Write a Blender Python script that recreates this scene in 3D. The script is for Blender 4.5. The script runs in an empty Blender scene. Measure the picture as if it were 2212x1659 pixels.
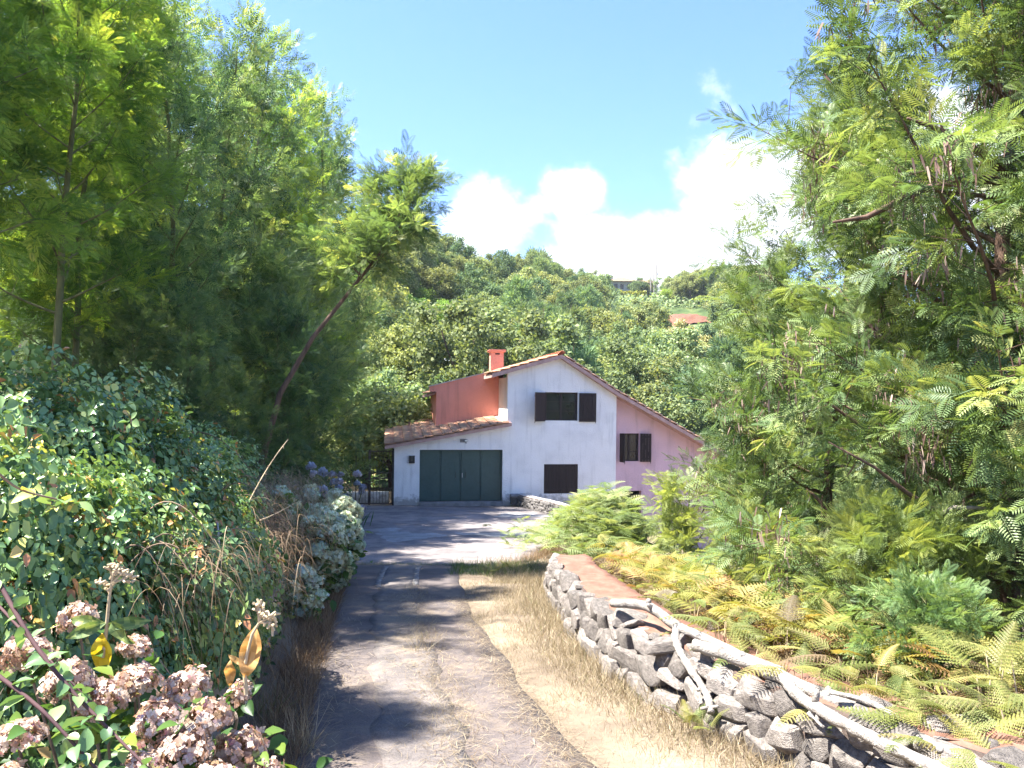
import bpy, bmesh, math, random
import numpy as np
from mathutils import Vector, Matrix
from mathutils.geometry import tessellate_polygon

random.seed(7)
RAD = math.radians
scene = bpy.context.scene
col = scene.collection

# ------------------------------------------------------------------ camera
# eye at the world origin looking along +Y; pixel coordinates below are on a 2212 x 1659 grid
FPX, CX, HY, ROLL = 1661.0, 1106.0, 864.0, RAD(0.6)
cam_data = bpy.data.cameras.new("camera")
cam_data.sensor_width = 36.0
cam_data.lens = 36.0 * FPX / 2212.0
cam_data.shift_y = (HY - 829.5) / 2212.0
cam_data.clip_start = 0.05
cam_data.clip_end = 4000.0
cam = bpy.data.objects.new("camera", cam_data)
cam.rotation_euler = (RAD(90), -ROLL, 0)
col.objects.link(cam)
scene.camera = cam

# ------------------------------------------------------------------ light
SUN_EL, SUN_AZ = RAD(62), RAD(-96)        # azimuth from +Y towards +X: sun on the left, a touch beyond the house front
sun_dir = Vector((math.sin(SUN_AZ) * math.cos(SUN_EL), math.cos(SUN_AZ) * math.cos(SUN_EL), math.sin(SUN_EL)))
sd = bpy.data.lights.new("sun", 'SUN')
sd.energy = 5.0
sd.angle = RAD(0.55)
sd.color = (1.0, 0.955, 0.88)
so = bpy.data.objects.new("sun", sd)
so.rotation_euler = (-sun_dir).to_track_quat('-Z', 'Y').to_euler()
so.location = (-30, 0, 40)
col.objects.link(so)

world = bpy.data.worlds.new("World")
scene.world = world
world.use_nodes = True
wn, wl = world.node_tree.nodes, world.node_tree.links
wn.clear()


def wnode(t, **kw):
    n = wn.new(t)
    for k, v in kw.items():
        setattr(n, k, v)
    return n


def wmath(op, a, b=None, c=None, clamp=False):
    n = wnode('ShaderNodeMath', operation=op, use_clamp=clamp)
    for i, v in enumerate((a, b, c)):
        if v is None:
            continue
        if isinstance(v, (int, float)):
            n.inputs[i].default_value = v
        else:
            wl.new(v, n.inputs[i])
    return n.outputs[0]


sky = wnode('ShaderNodeTexSky', sky_type='NISHITA', sun_disc=False)
sky.sun_elevation = SUN_EL
sky.sun_rotation = SUN_AZ
sky.altitude = 600
sky.air_density = 1.0
sky.dust_density = 0.15
sky.ozone_density = 3.0
tc = wnode('ShaderNodeTexCoord')
sep = wnode('ShaderNodeSeparateXYZ')
wl.new(tc.outputs['Generated'], sep.inputs[0])
az = wmath('ARCTAN2', sep.outputs[0], sep.outputs[1])
el = wmath('ARCSINE', sep.outputs[2])


def cloud_noise(scale, detail, rough, off):
    mp = wnode('ShaderNodeMapping')
    mp.inputs['Location'].default_value = off
    mp.inputs['Scale'].default_value = (1, 1, 1.25)
    wl.new(tc.outputs['Generated'], mp.inputs[0])
    n = wnode('ShaderNodeTexNoise')
    n.inputs['Scale'].default_value = scale
    n.inputs['Detail'].default_value = detail
    n.inputs['Roughness'].default_value = rough
    n.inputs['Distortion'].default_value = 0.25
    wl.new(mp.outputs[0], n.inputs['Vector'])
    return n.outputs[0]


big = cloud_noise(9.0, 9, 0.55, (3.1, 1.7, 0.4))
fine = cloud_noise(30.0, 6, 0.62, (7.1, 0.7, 2.4))
# cumulus banks as soft hills in the sky (azimuth, elevation, half widths in degrees, weight)
banks = [(-2.4, 13.0, 3.4, 2.5, 1.0), (4.9, 15.3, 2.6, 1.7, 0.78), (1.4, 14.4, 3.4, 1.0, .40), (11.8, 10.5, 7.6, 3.0, 1.3), (16.5, 13.5, 4.6, 5.0, 1.15),
         (13.3, 19.4, 1.9, 1.0, 0.40), (17.2, 18.6, 2.6, 1.4, 0.45), (27, 14.0, 9.0, 5.0, 1.1), (42, 13, 12, 6, 0.9), (68, 11, 16, 5, .9), (110, 14, 20, 5, .8),
         (160, 12, 22, 5, .9), (-150, 13, 20, 5, .8), (-110, 10, 15, 4, .8), (-70, 9, 14, 4, .7)]
acc = None
for (a0, e0, ra, re, w) in banks:
    da = wmath('DIVIDE', wmath('SUBTRACT', az, RAD(a0)), RAD(ra))
    de = wmath('DIVIDE', wmath('SUBTRACT', el, RAD(e0)), RAD(re))
    d2 = wmath('ADD', wmath('MULTIPLY', da, da), wmath('MULTIPLY', de, de))
    g = wmath('MULTIPLY', wmath('POWER', 2.718, wmath('MULTIPLY', d2, -0.8)), w)
    acc = g if acc is None else wmath('MAXIMUM', acc, g)
dens = wmath('ADD', wmath('MULTIPLY', acc, 1.15), wmath('ADD', wmath('MULTIPLY', wmath('SUBTRACT', big, 0.5), 1.5), wmath('MULTIPLY', wmath('SUBTRACT', fine, 0.5), 0.55)))
mr = wnode('ShaderNodeMapRange', interpolation_type='SMOOTHSTEP')
mr.inputs[1].default_value = 0.36
mr.inputs[2].default_value = 0.82
wl.new(dens, mr.inputs[0])
# deepen the blue of the whole sky dome a little (clear mountain air)
tint = wnode('ShaderNodeMix', data_type='RGBA', blend_type='MULTIPLY')
tint.inputs[0].default_value = 1.0
wl.new(sky.outputs[0], tint.inputs[6])
tint.inputs[7].default_value = (0.31, 0.445, 0.68, 1)
mix = wnode('ShaderNodeMix', data_type='RGBA')
wl.new(mr.outputs[0], mix.inputs[0])
wl.new(tint.outputs[2], mix.inputs[6])
shade = wnode('ShaderNodeMix', data_type='RGBA')
wl.new(fine, shade.inputs[0])
shade.inputs[6].default_value = (2.3, 2.45, 2.7, 1)
shade.inputs[7].default_value = (3.4, 3.4, 3.45, 1)
wl.new(shade.outputs[2], mix.inputs[7])
bg = wnode('ShaderNodeBackground')
bg.inputs[1].default_value = 0.125
wl.new(mix.outputs[2], bg.inputs[0])
wo = wnode('ShaderNodeOutputWorld')
wl.new(bg.outputs[0], wo.inputs[0])

scene.view_settings.view_transform = 'Standard'
scene.view_settings.look = 'None'
scene.view_settings.gamma = 1.0
scene.view_settings.use_curve_mapping = False
scene.view_settings.exposure = 2.35
scene.cycles.max_bounces = 7
scene.cycles.diffuse_bounces = 5
scene.cycles.glossy_bounces = 2
scene.cycles.transmission_bounces = 4
scene.cycles.transparent_max_bounces = 4
scene.cycles.use_denoising = True


# ------------------------------------------------------------------ pixel helpers
def ray(u, v):
    du, dv = u - CX, HY - v
    return np.array([(du * math.cos(ROLL) - dv * math.sin(ROLL)) / FPX, 1.0, (du * math.sin(ROLL) + dv * math.cos(ROLL)) / FPX])


def at(u, v, d):
    return ray(u, v) * d


# ------------------------------------------------------------------ object helpers
def tag(o, label=None, cat=None, group=None, kind=None):
    if label:
        o['label'] = label
    if cat:
        o['category'] = cat
    if group:
        o['group'] = group
    if kind:
        o['kind'] = kind
    return o


def empty(name, loc=(0, 0, 0), rz=0.0, parent=None):
    o = bpy.data.objects.new(name, None)
    o.empty_display_size = 0.1
    col.objects.link(o)
    o.location = loc
    o.rotation_euler = (0, 0, rz)
    o.parent = parent
    return o


def link(name, me, parent=None, loc=None, rot=None, sc=None):
    o = bpy.data.objects.new(name, me)
    col.objects.link(o)
    o.parent = parent
    if loc is not None:
        o.location = loc
    if rot is not None:
        o.rotation_euler = rot
    if sc is not None:
        o.scale = sc
    return o


def copy_tree(o, parent=None):
    c = o.copy()
    col.objects.link(c)
    c.parent = parent
    for ch in list(o.children):
        copy_tree(ch, c)
    return c


def np_mesh(name, V, F, mats, tint=None, smooth=False, midx=None):
    """V (n,3); F array (m,k) or list of arrays with different k; tint per face"""
    me = bpy.data.meshes.new(name)
    V = np.asarray(V, dtype=np.float32)
    Fs = F if isinstance(F, list) else [F]
    Fs = [np.asarray(f, dtype=np.int32) for f in Fs if len(f)]
    loops = np.concatenate([f.ravel() for f in Fs])
    tot = np.concatenate([np.full(len(f), f.shape[1], dtype=np.int32) for f in Fs])
    start = np.concatenate([[0], np.cumsum(tot)[:-1]]).astype(np.int32)
    me.vertices.add(len(V))
    me.vertices.foreach_set('co', V.ravel())
    me.loops.add(len(loops))
    me.loops.foreach_set('vertex_index', loops)
    me.polygons.add(len(tot))
    me.polygons.foreach_set('loop_start', start)
    me.polygons.foreach_set('loop_total', tot)
    if smooth:
        me.polygons.foreach_set('use_smooth', np.ones(len(tot), dtype=bool))
    for m in (mats if isinstance(mats, (list, tuple)) else [mats]):
        me.materials.append(m)
    if midx is not None:
        me.polygons.foreach_set('material_index', np.asarray(midx, dtype=np.int32))
    if tint is not None:
        a = me.attributes.new('tint', 'FLOAT', 'FACE')
        a.data.foreach_set('value', np.asarray(tint, dtype=np.float32))
    me.update(calc_edges=True)
    return me


class MB:
    def __init__(self):
        self.v, self.f, self.m = [], [], []

    def add(self, vs, fs, m=0):
        b = len(self.v)
        self.v += [tuple(p) for p in vs]
        self.f += [tuple(b + i for i in f) for f in fs]
        self.m += [m] * len(fs)
        return self

    def box(self, a, b, m=0):
        x0, y0, z0 = a
        x1, y1, z1 = b
        return self.add([(x0, y0, z0), (x1, y0, z0), (x1, y1, z0), (x0, y1, z0), (x0, y0, z1), (x1, y0, z1), (x1, y1, z1), (x0, y1, z1)],
                        [(3, 2, 1, 0), (4, 5, 6, 7), (0, 1, 5, 4), (1, 2, 6, 5), (2, 3, 7, 6), (3, 0, 4, 7)], m)

    def obox(self, c, ax, ay, az_, m=0):
        c, ax, ay, az_ = map(Vector, (c, ax, ay, az_))
        P = [c + sx * ax + sy * ay + sz * az_ for sz in (-1, 1) for sx, sy in ((-1, -1), (1, -1), (1, 1), (-1, 1))]
        return self.add(P, [(3, 2, 1, 0), (4, 5, 6, 7), (0, 1, 5, 4), (1, 2, 6, 5), (2, 3, 7, 6), (3, 0, 4, 7)], m)

    def tube(self, pts, rad, sides=6, m=0, caps=True):
        V, F = tube(pts, rad, sides, caps)
        b = len(self.v)
        self.v += [tuple(p) for p in V]
        for f in F:
            self.f.append(tuple(b + int(i) for i in f))
            self.m.append(m)
        return self

    def prism(self, outline, holes, y0, y1, m=0):
        """outline and holes in (x, z), extruded from y0 to y1"""
        loops = [outline] + list(holes)
        flat = [p for l in loops for p in l]
        tris = tessellate_polygon([[Vector((p[0], p[1], 0)) for p in l] for l in loops])
        n = len(flat)
        vs = [(p[0], y0, p[1]) for p in flat] + [(p[0], y1, p[1]) for p in flat]
        fs = []
        for t in tris:
            a, b_, c = (flat[i] for i in t)
            area = (b_[0] - a[0]) * (c[1] - a[1]) - (b_[1] - a[1]) * (c[0] - a[0])
            t = t if area > 0 else (t[0], t[2], t[1])
            fs.append(t)
            fs.append(tuple(n + i for i in (t[0], t[2], t[1])))
        b = 0
        for l in loops:
            k = len(l)
            ar = sum(l[i][0] * l[(i + 1) % k][1] - l[(i + 1) % k][0] * l[i][1] for i in range(k))
            ccw = ar > 0
            outer = (b == 0)
            for i in range(k):
                i0, i1 = b + i, b + (i + 1) % k
                q = (i0, n + i0, n + i1, i1)
                if ccw == outer:
                    q = q[::-1]
                fs.append(q)
            b += k
        return self.add(vs, fs, m)

    def mesh(self, name, mats, bevel=0, smooth=False):
        me = bpy.data.meshes.new(name)
        me.from_pydata(self.v, [], self.f)
        for m in (mats if isinstance(mats, (list, tuple)) else [mats]):
            me.materials.append(m)
        me.polygons.foreach_set('material_index', self.m)
        if bevel:
            bm = bmesh.new()
            bm.from_mesh(me)
            bmesh.ops.remove_doubles(bm, verts=bm.verts, dist=1e-5)
            es = [e for e in bm.edges if len(e.link_faces) == 2 and e.calc_face_angle(0) > 0.5]
            bmesh.ops.bevel(bm, geom=es, offset=bevel, segments=1, affect='EDGES', clamp_overlap=True)
            bm.to_mesh(me)
            bm.free()
        if smooth:
            me.polygons.foreach_set('use_smooth', [True] * len(me.polygons))
        me.update()
        return me

    def build(self, name, mats, parent=None, bevel=0, smooth=False):
        return link(name, self.mesh(name, mats, bevel, smooth), parent)


def norm(a):
    a = np.asarray(a, float)
    return a / (np.linalg.norm(a, axis=-1, keepdims=True) + 1e-12)


def tube(pts, rad, sides=6, caps=True):
    pts = np.asarray(pts, float)
    n = len(pts)
    rad = np.broadcast_to(np.asarray(rad, float), (n,))
    tg = norm(np.gradient(pts, axis=0))
    ref = np.array([0.31, 0.17, 0.93]) if abs(tg[0][2]) < 0.9 else np.array([1.0, 0.1, 0.05])
    V = []
    for i in range(n):
        a = norm(np.cross(tg[i], ref))
        b = np.cross(a, tg[i])
        ang = np.arange(sides) * 2 * math.pi / sides
        V.append(pts[i] + rad[i] * (np.cos(ang)[:, None] * a + np.sin(ang)[:, None] * b))
    V = np.concatenate(V)
    F = []
    for i in range(n - 1):
        for k in range(sides):
            k2 = (k + 1) % sides
            F.append((i * sides + k, i * sides + k2, (i + 1) * sides + k2, (i + 1) * sides + k))
    if caps:
        V = np.concatenate([V, pts[[0]], pts[[-1]]])
        for k in range(sides):
            k2 = (k + 1) % sides
            F.append((n * sides, k2, k, k))
            F.append((n * sides + 1, (n - 1) * sides + k, (n - 1) * sides + k2, (n - 1) * sides + k2))
        F = [tuple(dict.fromkeys(f)) for f in F]
    return V, F


def tubes_mesh(name, tl, mat, smooth=True):
    """tl: list of (pts, radii, sides)"""
    Vs, Q = [], []
    b = 0
    for pts, rad, sides in tl:
        V, F = tube(pts, rad, sides, caps=False)
        Vs.append(V)
        Q.append(np.asarray(F) + b)
        b += len(V)
    return np_mesh(name, np.concatenate(Vs), np.concatenate(Q), mat, smooth=smooth)


def frames(D, rng, roll=0.6, up=(0, 0, 1)):
    """rotation matrices (k,3,3) whose x axis is D and z leans to up; columns are the axes"""
    D = norm(D)
    upv = np.broadcast_to(np.asarray(up, float), D.shape)
    Y = np.cross(upv, D)
    bad = np.linalg.norm(Y, axis=1) < 1e-3
    Y[bad] = (0, 1, 0)
    Y = norm(Y)
    Z = np.cross(D, Y)
    r = rng.normal(0, roll, len(D))[:, None]
    Y2 = Y * np.cos(r) + Z * np.sin(r)
    Z2 = np.cross(D, Y2)
    return np.stack([D, Y2, Z2], axis=2)


def scatter(tmpl, M, T, S, tint):
    """instances of a template (v, f, ft) joined into arrays; S scales; tint per instance"""
    v, f, ft = tmpl
    K = len(T)
    V = np.einsum('kij,nj->kni', M, v) * S[:, None, None] + T[:, None, :]
    F = f[None] + (np.arange(K) * len(v))[:, None, None]
    t = np.clip(tint[:, None] + ft[None, :], 0, 1)
    return V.reshape(-1, 3), F.reshape(-1, f.shape[1]), t.ravel()


def join(parts):
    V, F, T, b = [], [], [], 0
    for v, f, t in parts:
        V.append(v)
        F.append(f + b)
        T.append(t)
        b += len(v)
    return np.concatenate(V), np.concatenate(F), np.concatenate(T)


# ------------------------------------------------------------------ materials
def newmat(name):
    m = bpy.data.materials.new(name)
    m.use_nodes = True
    n = m.node_tree.nodes
    n.clear()
    return m, n, m.node_tree.links


def ramp(n, stops):
    r = n.new('ShaderNodeValToRGB')
    e = r.color_ramp.elements
    while len(e) > 1:
        e.remove(e[-1])
    e[0].position = stops[0][0]
    e[0].color = (*stops[0][1], 1)
    for p, c in stops[1:]:
        k = e.new(p)
        k.color = (*c, 1)
    return r


def leafmat(name, stops, trans=0.35, rough=0.45, objvar=0.25, tcol=(1.25, 1.2, 0.55), spec=0.25):
    m, n, l = newmat(name)
    at_ = n.new('ShaderNodeAttribute')
    at_.attribute_name = 'tint'
    r = ramp(n, stops)
    l.new(at_.outputs['Fac'], r.inputs[0])
    oi = n.new('ShaderNodeObjectInfo')
    mr_ = n.new('ShaderNodeMapRange')
    mr_.inputs[3].default_value = 1 - objvar
    mr_.inputs[4].default_value = 1 + objvar
    l.new(oi.outputs['Random'], mr_.inputs[0])
    vm = n.new('ShaderNodeVectorMath')
    vm.operation = 'SCALE'
    l.new(r.outputs[0], vm.inputs[0])
    l.new(mr_.outputs[0], vm.inputs[3])
    if objvar >= 0.15:
        h1 = n.new('ShaderNodeMath')
        h1.operation = 'MULTIPLY'
        l.new(oi.outputs['Random'], h1.inputs[0])
        h1.inputs[1].default_value = 7.31
        h2 = n.new('ShaderNodeMath')
        h2.operation = 'FRACT'
        l.new(h1.outputs[0], h2.inputs[0])
        hr = ramp(n, [(0, (0.86, 1.0, 1.12)), (0.5, (1, 1, 1)), (1, (1.12, 1.03, 0.90))])
        l.new(h2.outputs[0], hr.inputs[0])
        hm = n.new('ShaderNodeVectorMath')
        hm.operation = 'MULTIPLY'
        l.new(vm.outputs[0], hm.inputs[0])
        l.new(hr.outputs[0], hm.inputs[1])
        vm = hm
    p = n.new('ShaderNodeBsdfPrincipled')
    p.inputs['Roughness'].default_value = rough
    p.inputs['Specular IOR Level'].default_value = spec
    l.new(vm.outputs[0], p.inputs['Base Color'])
    t = n.new('ShaderNodeBsdfTranslucent')
    mu = n.new('ShaderNodeVectorMath')
    mu.operation = 'MULTIPLY'
    l.new(vm.outputs[0], mu.inputs[0])
    mu.inputs[1].default_value = tcol
    l.new(mu.outputs[0], t.inputs[0])
    mx = n.new('ShaderNodeMixShader')
    mx.inputs[0].default_value = trans
    l.new(p.outputs[0], mx.inputs[1])
    l.new(t.outputs[0], mx.inputs[2])
    o = n.new('ShaderNodeOutputMaterial')
    l.new(mx.outputs[0], o.inputs[0])
    return m


def noisemat(name, stops, scale=3.0, detail=6, rough=0.85, bump=0.0, bscale=None, bdist=0.02, stretch=(1, 1, 1), spec=0.3, objvar=0.0, second=None):
    """procedural surface: colour ramp over noise, optional second large noise, bump"""
    m, n, l = newmat(name)
    tcn = n.new('ShaderNodeTexCoord')
    mp = n.new('ShaderNodeMapping')
    mp.inputs['Scale'].default_value = stretch
    l.new(tcn.outputs['Object'], mp.inputs[0])
    nz = n.new('ShaderNodeTexNoise')
    nz.inputs['Scale'].default_value = scale
    nz.inputs['Detail'].default_value = detail
    nz.inputs['Roughness'].default_value = 0.6
    l.new(mp.outputs[0], nz.inputs['Vector'])
    r = ramp(n, stops)
    l.new(nz.outputs[0], r.inputs[0])
    c = r.outputs[0]
    if second:
        s2, stops2, fac = second
        nz2 = n.new('ShaderNodeTexNoise')
        nz2.inputs['Scale'].default_value = s2
        nz2.inputs['Detail'].default_value = 5
        l.new(mp.outputs[0], nz2.inputs['Vector'])
        r2 = ramp(n, stops2)
        l.new(nz2.outputs[0], r2.inputs[0])
        mx = n.new('ShaderNodeMix')
        mx.data_type = 'RGBA'
        mx.blend_type = 'MULTIPLY'
        mx.inputs[0].default_value = fac
        l.new(c, mx.inputs[6])
        l.new(r2.outputs[0], mx.inputs[7])
        c = mx.outputs[2]
    if objvar:
        oi = n.new('ShaderNodeObjectInfo')
        mr_ = n.new('ShaderNodeMapRange')
        mr_.inputs[3].default_value = 1 - objvar
        mr_.inputs[4].default_value = 1 + objvar
        l.new(oi.outputs['Random'], mr_.inputs[0])
        vm = n.new('ShaderNodeVectorMath')
        vm.operation = 'SCALE'
        l.new(c, vm.inputs[0])
        l.new(mr_.outputs[0], vm.inputs[3])
        c = vm.outputs[0]
    p = n.new('ShaderNodeBsdfPrincipled')
    p.inputs['Roughness'].default_value = rough
    p.inputs['Specular IOR Level'].default_value = spec
    l.new(c, p.inputs['Base Color'])
    if bump:
        nb = n.new('ShaderNodeTexNoise')
        nb.inputs['Scale'].default_value = bscale or scale * 6
        nb.inputs['Detail'].default_value = 5
        l.new(mp.outputs[0], nb.inputs['Vector'])
        b = n.new('ShaderNodeBump')
        b.inputs['Strength'].default_value = bump
        b.inputs['Distance'].default_value = bdist
        l.new(nb.outputs[0], b.inputs['Height'])
        l.new(b.outputs[0], p.inputs['Normal'])
    o = n.new('ShaderNodeOutputMaterial')
    l.new(p.outputs[0], o.inputs[0])
    return m


def plain(name, c, rough=0.6, metal=0.0, spec=0.4):
    return noisemat(name, [(0.3, tuple(x * 0.82 for x in c)), (0.7, tuple(min(1, x * 1.15) for x in c))], scale=6, rough=rough, spec=spec)


def stucco(name, c, dirt=(0.25, 0.24, 0.22), low=0.0, high=0.7, amount=0.8):
    """rough render with grime of its own shape along the foot (z of the house) and faint runs"""
    m, n, l = newmat(name)
    tcn = n.new('ShaderNodeTexCoord')
    nz = n.new('ShaderNodeTexNoise')
    nz.inputs['Scale'].default_value = 1.3
    nz.inputs['Detail'].default_value = 7
    l.new(tcn.outputs['Object'], nz.inputs['Vector'])
    r = ramp(n, [(0.25, tuple(x * 0.86 for x in c)), (0.5, c), (0.8, tuple(min(0.9, x * 1.06) for x in c))])
    l.new(nz.outputs[0], r.inputs[0])
    mp = n.new('ShaderNodeMapping')
    mp.inputs['Scale'].default_value = (5, 5, 0.5)
    l.new(tcn.outputs['Object'], mp.inputs[0])
    st = n.new('ShaderNodeTexNoise')
    st.inputs['Scale'].default_value = 1.0
    st.inputs['Detail'].default_value = 6
    l.new(mp.outputs[0], st.inputs['Vector'])
    sr = ramp(n, [(0.54, (1, 1, 1)), (0.74, (0.80, 0.80, 0.80))])
    l.new(st.outputs[0], sr.inputs[0])
    mx = n.new('ShaderNodeMix')
    mx.data_type = 'RGBA'
    mx.blend_type = 'MULTIPLY'
    mx.inputs[0].default_value = 1
    l.new(r.outputs[0], mx.inputs[6])
    l.new(sr.outputs[0], mx.inputs[7])
    sp = n.new('ShaderNodeSeparateXYZ')
    l.new(tcn.outputs['Object'], sp.inputs[0])
    gr = n.new('ShaderNodeMapRange')
    gr.inputs[1].default_value = low
    gr.inputs[2].default_value = high
    gr.inputs[3].default_value = 1.0
    gr.inputs[4].default_value = 0.0
    l.new(sp.outputs[2], gr.inputs[0])
    dn = n.new('ShaderNodeTexNoise')
    dn.inputs['Scale'].default_value = 4.5
    dn.inputs['Detail'].default_value = 9
    dn.inputs['Roughness'].default_value = 0.7
    l.new(tcn.outputs['Object'], dn.inputs['Vector'])
    ad = n.new('ShaderNodeMath')
    ad.operation = 'MULTIPLY_ADD'
    l.new(gr.outputs[0], ad.inputs[0])
    ad.inputs[1].default_value = 0.50
    l.new(dn.outputs[0], ad.inputs[2])
    dr = ramp(n, [(0.72, (0, 0, 0)), (0.92, (amount, amount, amount))])
    l.new(ad.outputs[0], dr.inputs[0])
    mx2 = n.new('ShaderNodeMix')
    mx2.data_type = 'RGBA'
    l.new(dr.outputs[0], mx2.inputs[0])
    l.new(mx.outputs[2], mx2.inputs[6])
    mx2.inputs[7].default_value = (*dirt, 1)
    p = n.new('ShaderNodeBsdfPrincipled')
    p.inputs['Roughness'].default_value = 0.9
    p.inputs['Specular IOR Level'].default_value = 0.2
    l.new(mx2.outputs[2], p.inputs['Base Color'])
    nb = n.new('ShaderNodeTexNoise')
    nb.inputs['Scale'].default_value = 22
    nb.inputs['Detail'].default_value = 4
    l.new(tcn.outputs['Object'], nb.inputs['Vector'])
    b = n.new('ShaderNodeBump')
    b.inputs['Strength'].default_value = 0.9
    b.inputs['Distance'].default_value = 0.025
    l.new(nb.outputs[0], b.inputs['Height'])
    l.new(b.outputs[0], p.inputs['Normal'])
    o = n.new('ShaderNodeOutputMaterial')
    l.new(p.outputs[0], o.inputs[0])
    return m


M = {}
M['white'] = stucco('white_render', (0.80, 0.79, 0.77))
M['red'] = stucco('red_render', (0.70, 0.30, 0.225), dirt=(0.4, 0.13, 0.11), low=2.6, high=3.2, amount=0.3)
M['pink'] = stucco('pink_render', (0.64, 0.45, 0.50), dirt=(0.42, 0.28, 0.31), low=-1, high=0.5, amount=0.5)
M['fascia'] = noisemat('fascia_render', [(0.3, (0.36, 0.22, 0.19)), (0.7, (0.50, 0.34, 0.30))], scale=4, bump=0.3)
M['tile'] = noisemat('terracotta_tile', [(0.25, (0.27, 0.125, 0.075)), (0.5, (0.43, 0.225, 0.135)), (0.75, (0.52, 0.36, 0.25))], scale=3.5, bump=0.3, bscale=30, objvar=0.16)
M['ridge'] = noisemat('ridge_tile', [(0.3, (0.42, 0.14, 0.08)), (0.7, (0.56, 0.24, 0.14))], scale=5, objvar=0.12)
M['green'] = noisemat('green_painted_steel', [(0.3, (0.036, 0.074, 0.066)), (0.7, (0.048, 0.094, 0.084))], scale=2.0, rough=0.42, spec=0.4, second=(9.0, [(0.3, (0.85, 0.85, 0.85)), (0.5, (1, 1, 1))], 1.0))
M['brown'] = noisemat('dark_stained_wood', [(0.3, (0.014, 0.009, 0.009)), (0.7, (0.034, 0.021, 0.020))], scale=3, stretch=(12, 12, 1), rough=0.7, bump=0.2, objvar=0.2)
M['iron'] = noisemat('rusty_iron', [(0.3, (0.03, 0.024, 0.022)), (0.7, (0.10, 0.065, 0.05))], scale=9, rough=0.7)
M['black'] = plain('black_metal', (0.012, 0.014, 0.014), rough=0.35)
M['pane'] = noisemat('window_glass', [(0.3, (0.010, 0.012, 0.012)), (0.7, (0.02, 0.022, 0.022))], scale=2, rough=0.06, spec=0.5)
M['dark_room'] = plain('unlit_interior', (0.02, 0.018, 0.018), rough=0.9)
M['lampglass'] = plain('lamp_glass', (0.75, 0.75, 0.72), rough=0.25)
M['grey'] = noisemat('grey_cement', [(0.3, (0.16, 0.155, 0.15)), (0.7, (0.30, 0.29, 0.28))], scale=5, bump=0.4)
M['cement_cap'] = noisemat('pale_cement', [(0.25, (0.294, 0.28, 0.259)), (0.6, (0.462, 0.448, 0.42))], scale=3, bump=0.3)
M['stone'] = noisemat('basalt', [(0.25, (0.0902, 0.0823, 0.077)), (0.5, (0.2015, 0.1831, 0.1675)), (0.78, (0.3606, 0.3293, 0.2956))], scale=4.5, detail=9, rough=0.92, bump=0.8, bscale=16, bdist=0.03, objvar=0.38,
                      second=(1.4, [(0.35, (0.75, 0.72, 0.7)), (0.65, (1.15, 1.1, 1.05))], 0.7))
M['dark_stone'] = noisemat('dark_basalt', [(0.3, (0.06, 0.055, 0.052)), (0.7, (0.20, 0.185, 0.175))], scale=6, rough=0.95, bump=0.7, objvar=0.3)
M['mortar'] = noisemat('earth_core', [(0.3, (0.04, 0.0304, 0.0256)), (0.7, (0.112, 0.08, 0.064))], scale=8, bump=0.6)
M['red_earth'] = noisemat('red_earth_cap', [(0.25, (0.116, 0.056, 0.0385)), (0.5, (0.1914, 0.0952, 0.066)), (0.75, (0.2436, 0.1512, 0.11))], scale=5, detail=9, bump=0.6, bscale=30)
M['deadwood'] = noisemat('bleached_deadwood', [(0.28, (0.0796, 0.0654, 0.0569)), (0.45, (0.2387, 0.216, 0.1906)), (0.75, (0.3713, 0.3403, 0.3036))], scale=3, detail=9, stretch=(3, 3, 3), rough=0.9, bump=0.8, bscale=24, bdist=0.02)
M['bark'] = noisemat('brown_bark', [(0.3, (0.055, 0.035, 0.026)), (0.7, (0.17, 0.105, 0.075))], scale=6, stretch=(2, 2, 0.5), bump=0.5)
M['greenbark'] = noisemat('green_bark', [(0.3, (0.07, 0.075, 0.03)), (0.7, (0.19, 0.19, 0.085))], scale=4, stretch=(2, 2, 0.5), bump=0.3)
M['palebark'] = noisemat('pale_bark', [(0.3, (0.20, 0.17, 0.14)), (0.7, (0.42, 0.37, 0.31))], scale=4)
M['cane'] = noisemat('cane', [(0.3, (0.11, 0.07, 0.05)), (0.7, (0.30, 0.22, 0.15))], scale=8, objvar=0.3)
M['purple_cane'] = noisemat('purple_cane', [(0.3, (0.05, 0.025, 0.03)), (0.7, (0.13, 0.07, 0.065))], scale=8)
M['drystem'] = noisemat('dry_stem', [(0.3, (0.34, 0.25, 0.14)), (0.7, (0.56, 0.45, 0.29))], scale=8)

G1 = [(0, (0.016, 0.040, 0.014)), (0.35, (0.042, 0.092, 0.026)), (0.65, (0.085, 0.150, 0.040)), (0.88, (0.17, 0.225, 0.055)), (1, (0.27, 0.27, 0.09))]
M['acacia'] = leafmat('wattle_leaf', [(0, (0.0338, 0.079, 0.0252)), (0.35, (0.0887, 0.1817, 0.0468)), (0.65, (0.1795, 0.2961, 0.072)), (0.88, (0.359, 0.4443, 0.099)), (1, (0.5701, 0.533, 0.1621))], trans=0.52, objvar=0.18, tcol=(1.7, 1.6, 0.6))
M['acacia_blue'] = leafmat('bluish_wattle_leaf', [(0, (0.0366, 0.0765, 0.0378)), (0.4, (0.1144, 0.1874, 0.0893)), (0.75, (0.2402, 0.3155, 0.1288)), (1, (0.5032, 0.4779, 0.1544))], trans=0.48, objvar=0.15, tcol=(1.5, 1.5, .7))
M['acacia_grey'] = leafmat('greyish_wattle_leaf', [(0, (0.0399, 0.0759, 0.0338)), (0.4, (0.1268, 0.2024, 0.0759)), (0.75, (0.2717, 0.3455, 0.1266)), (1, (0.5072, 0.4889, 0.2025))], trans=0.35, objvar=0.12, spec=0.3)
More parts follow.
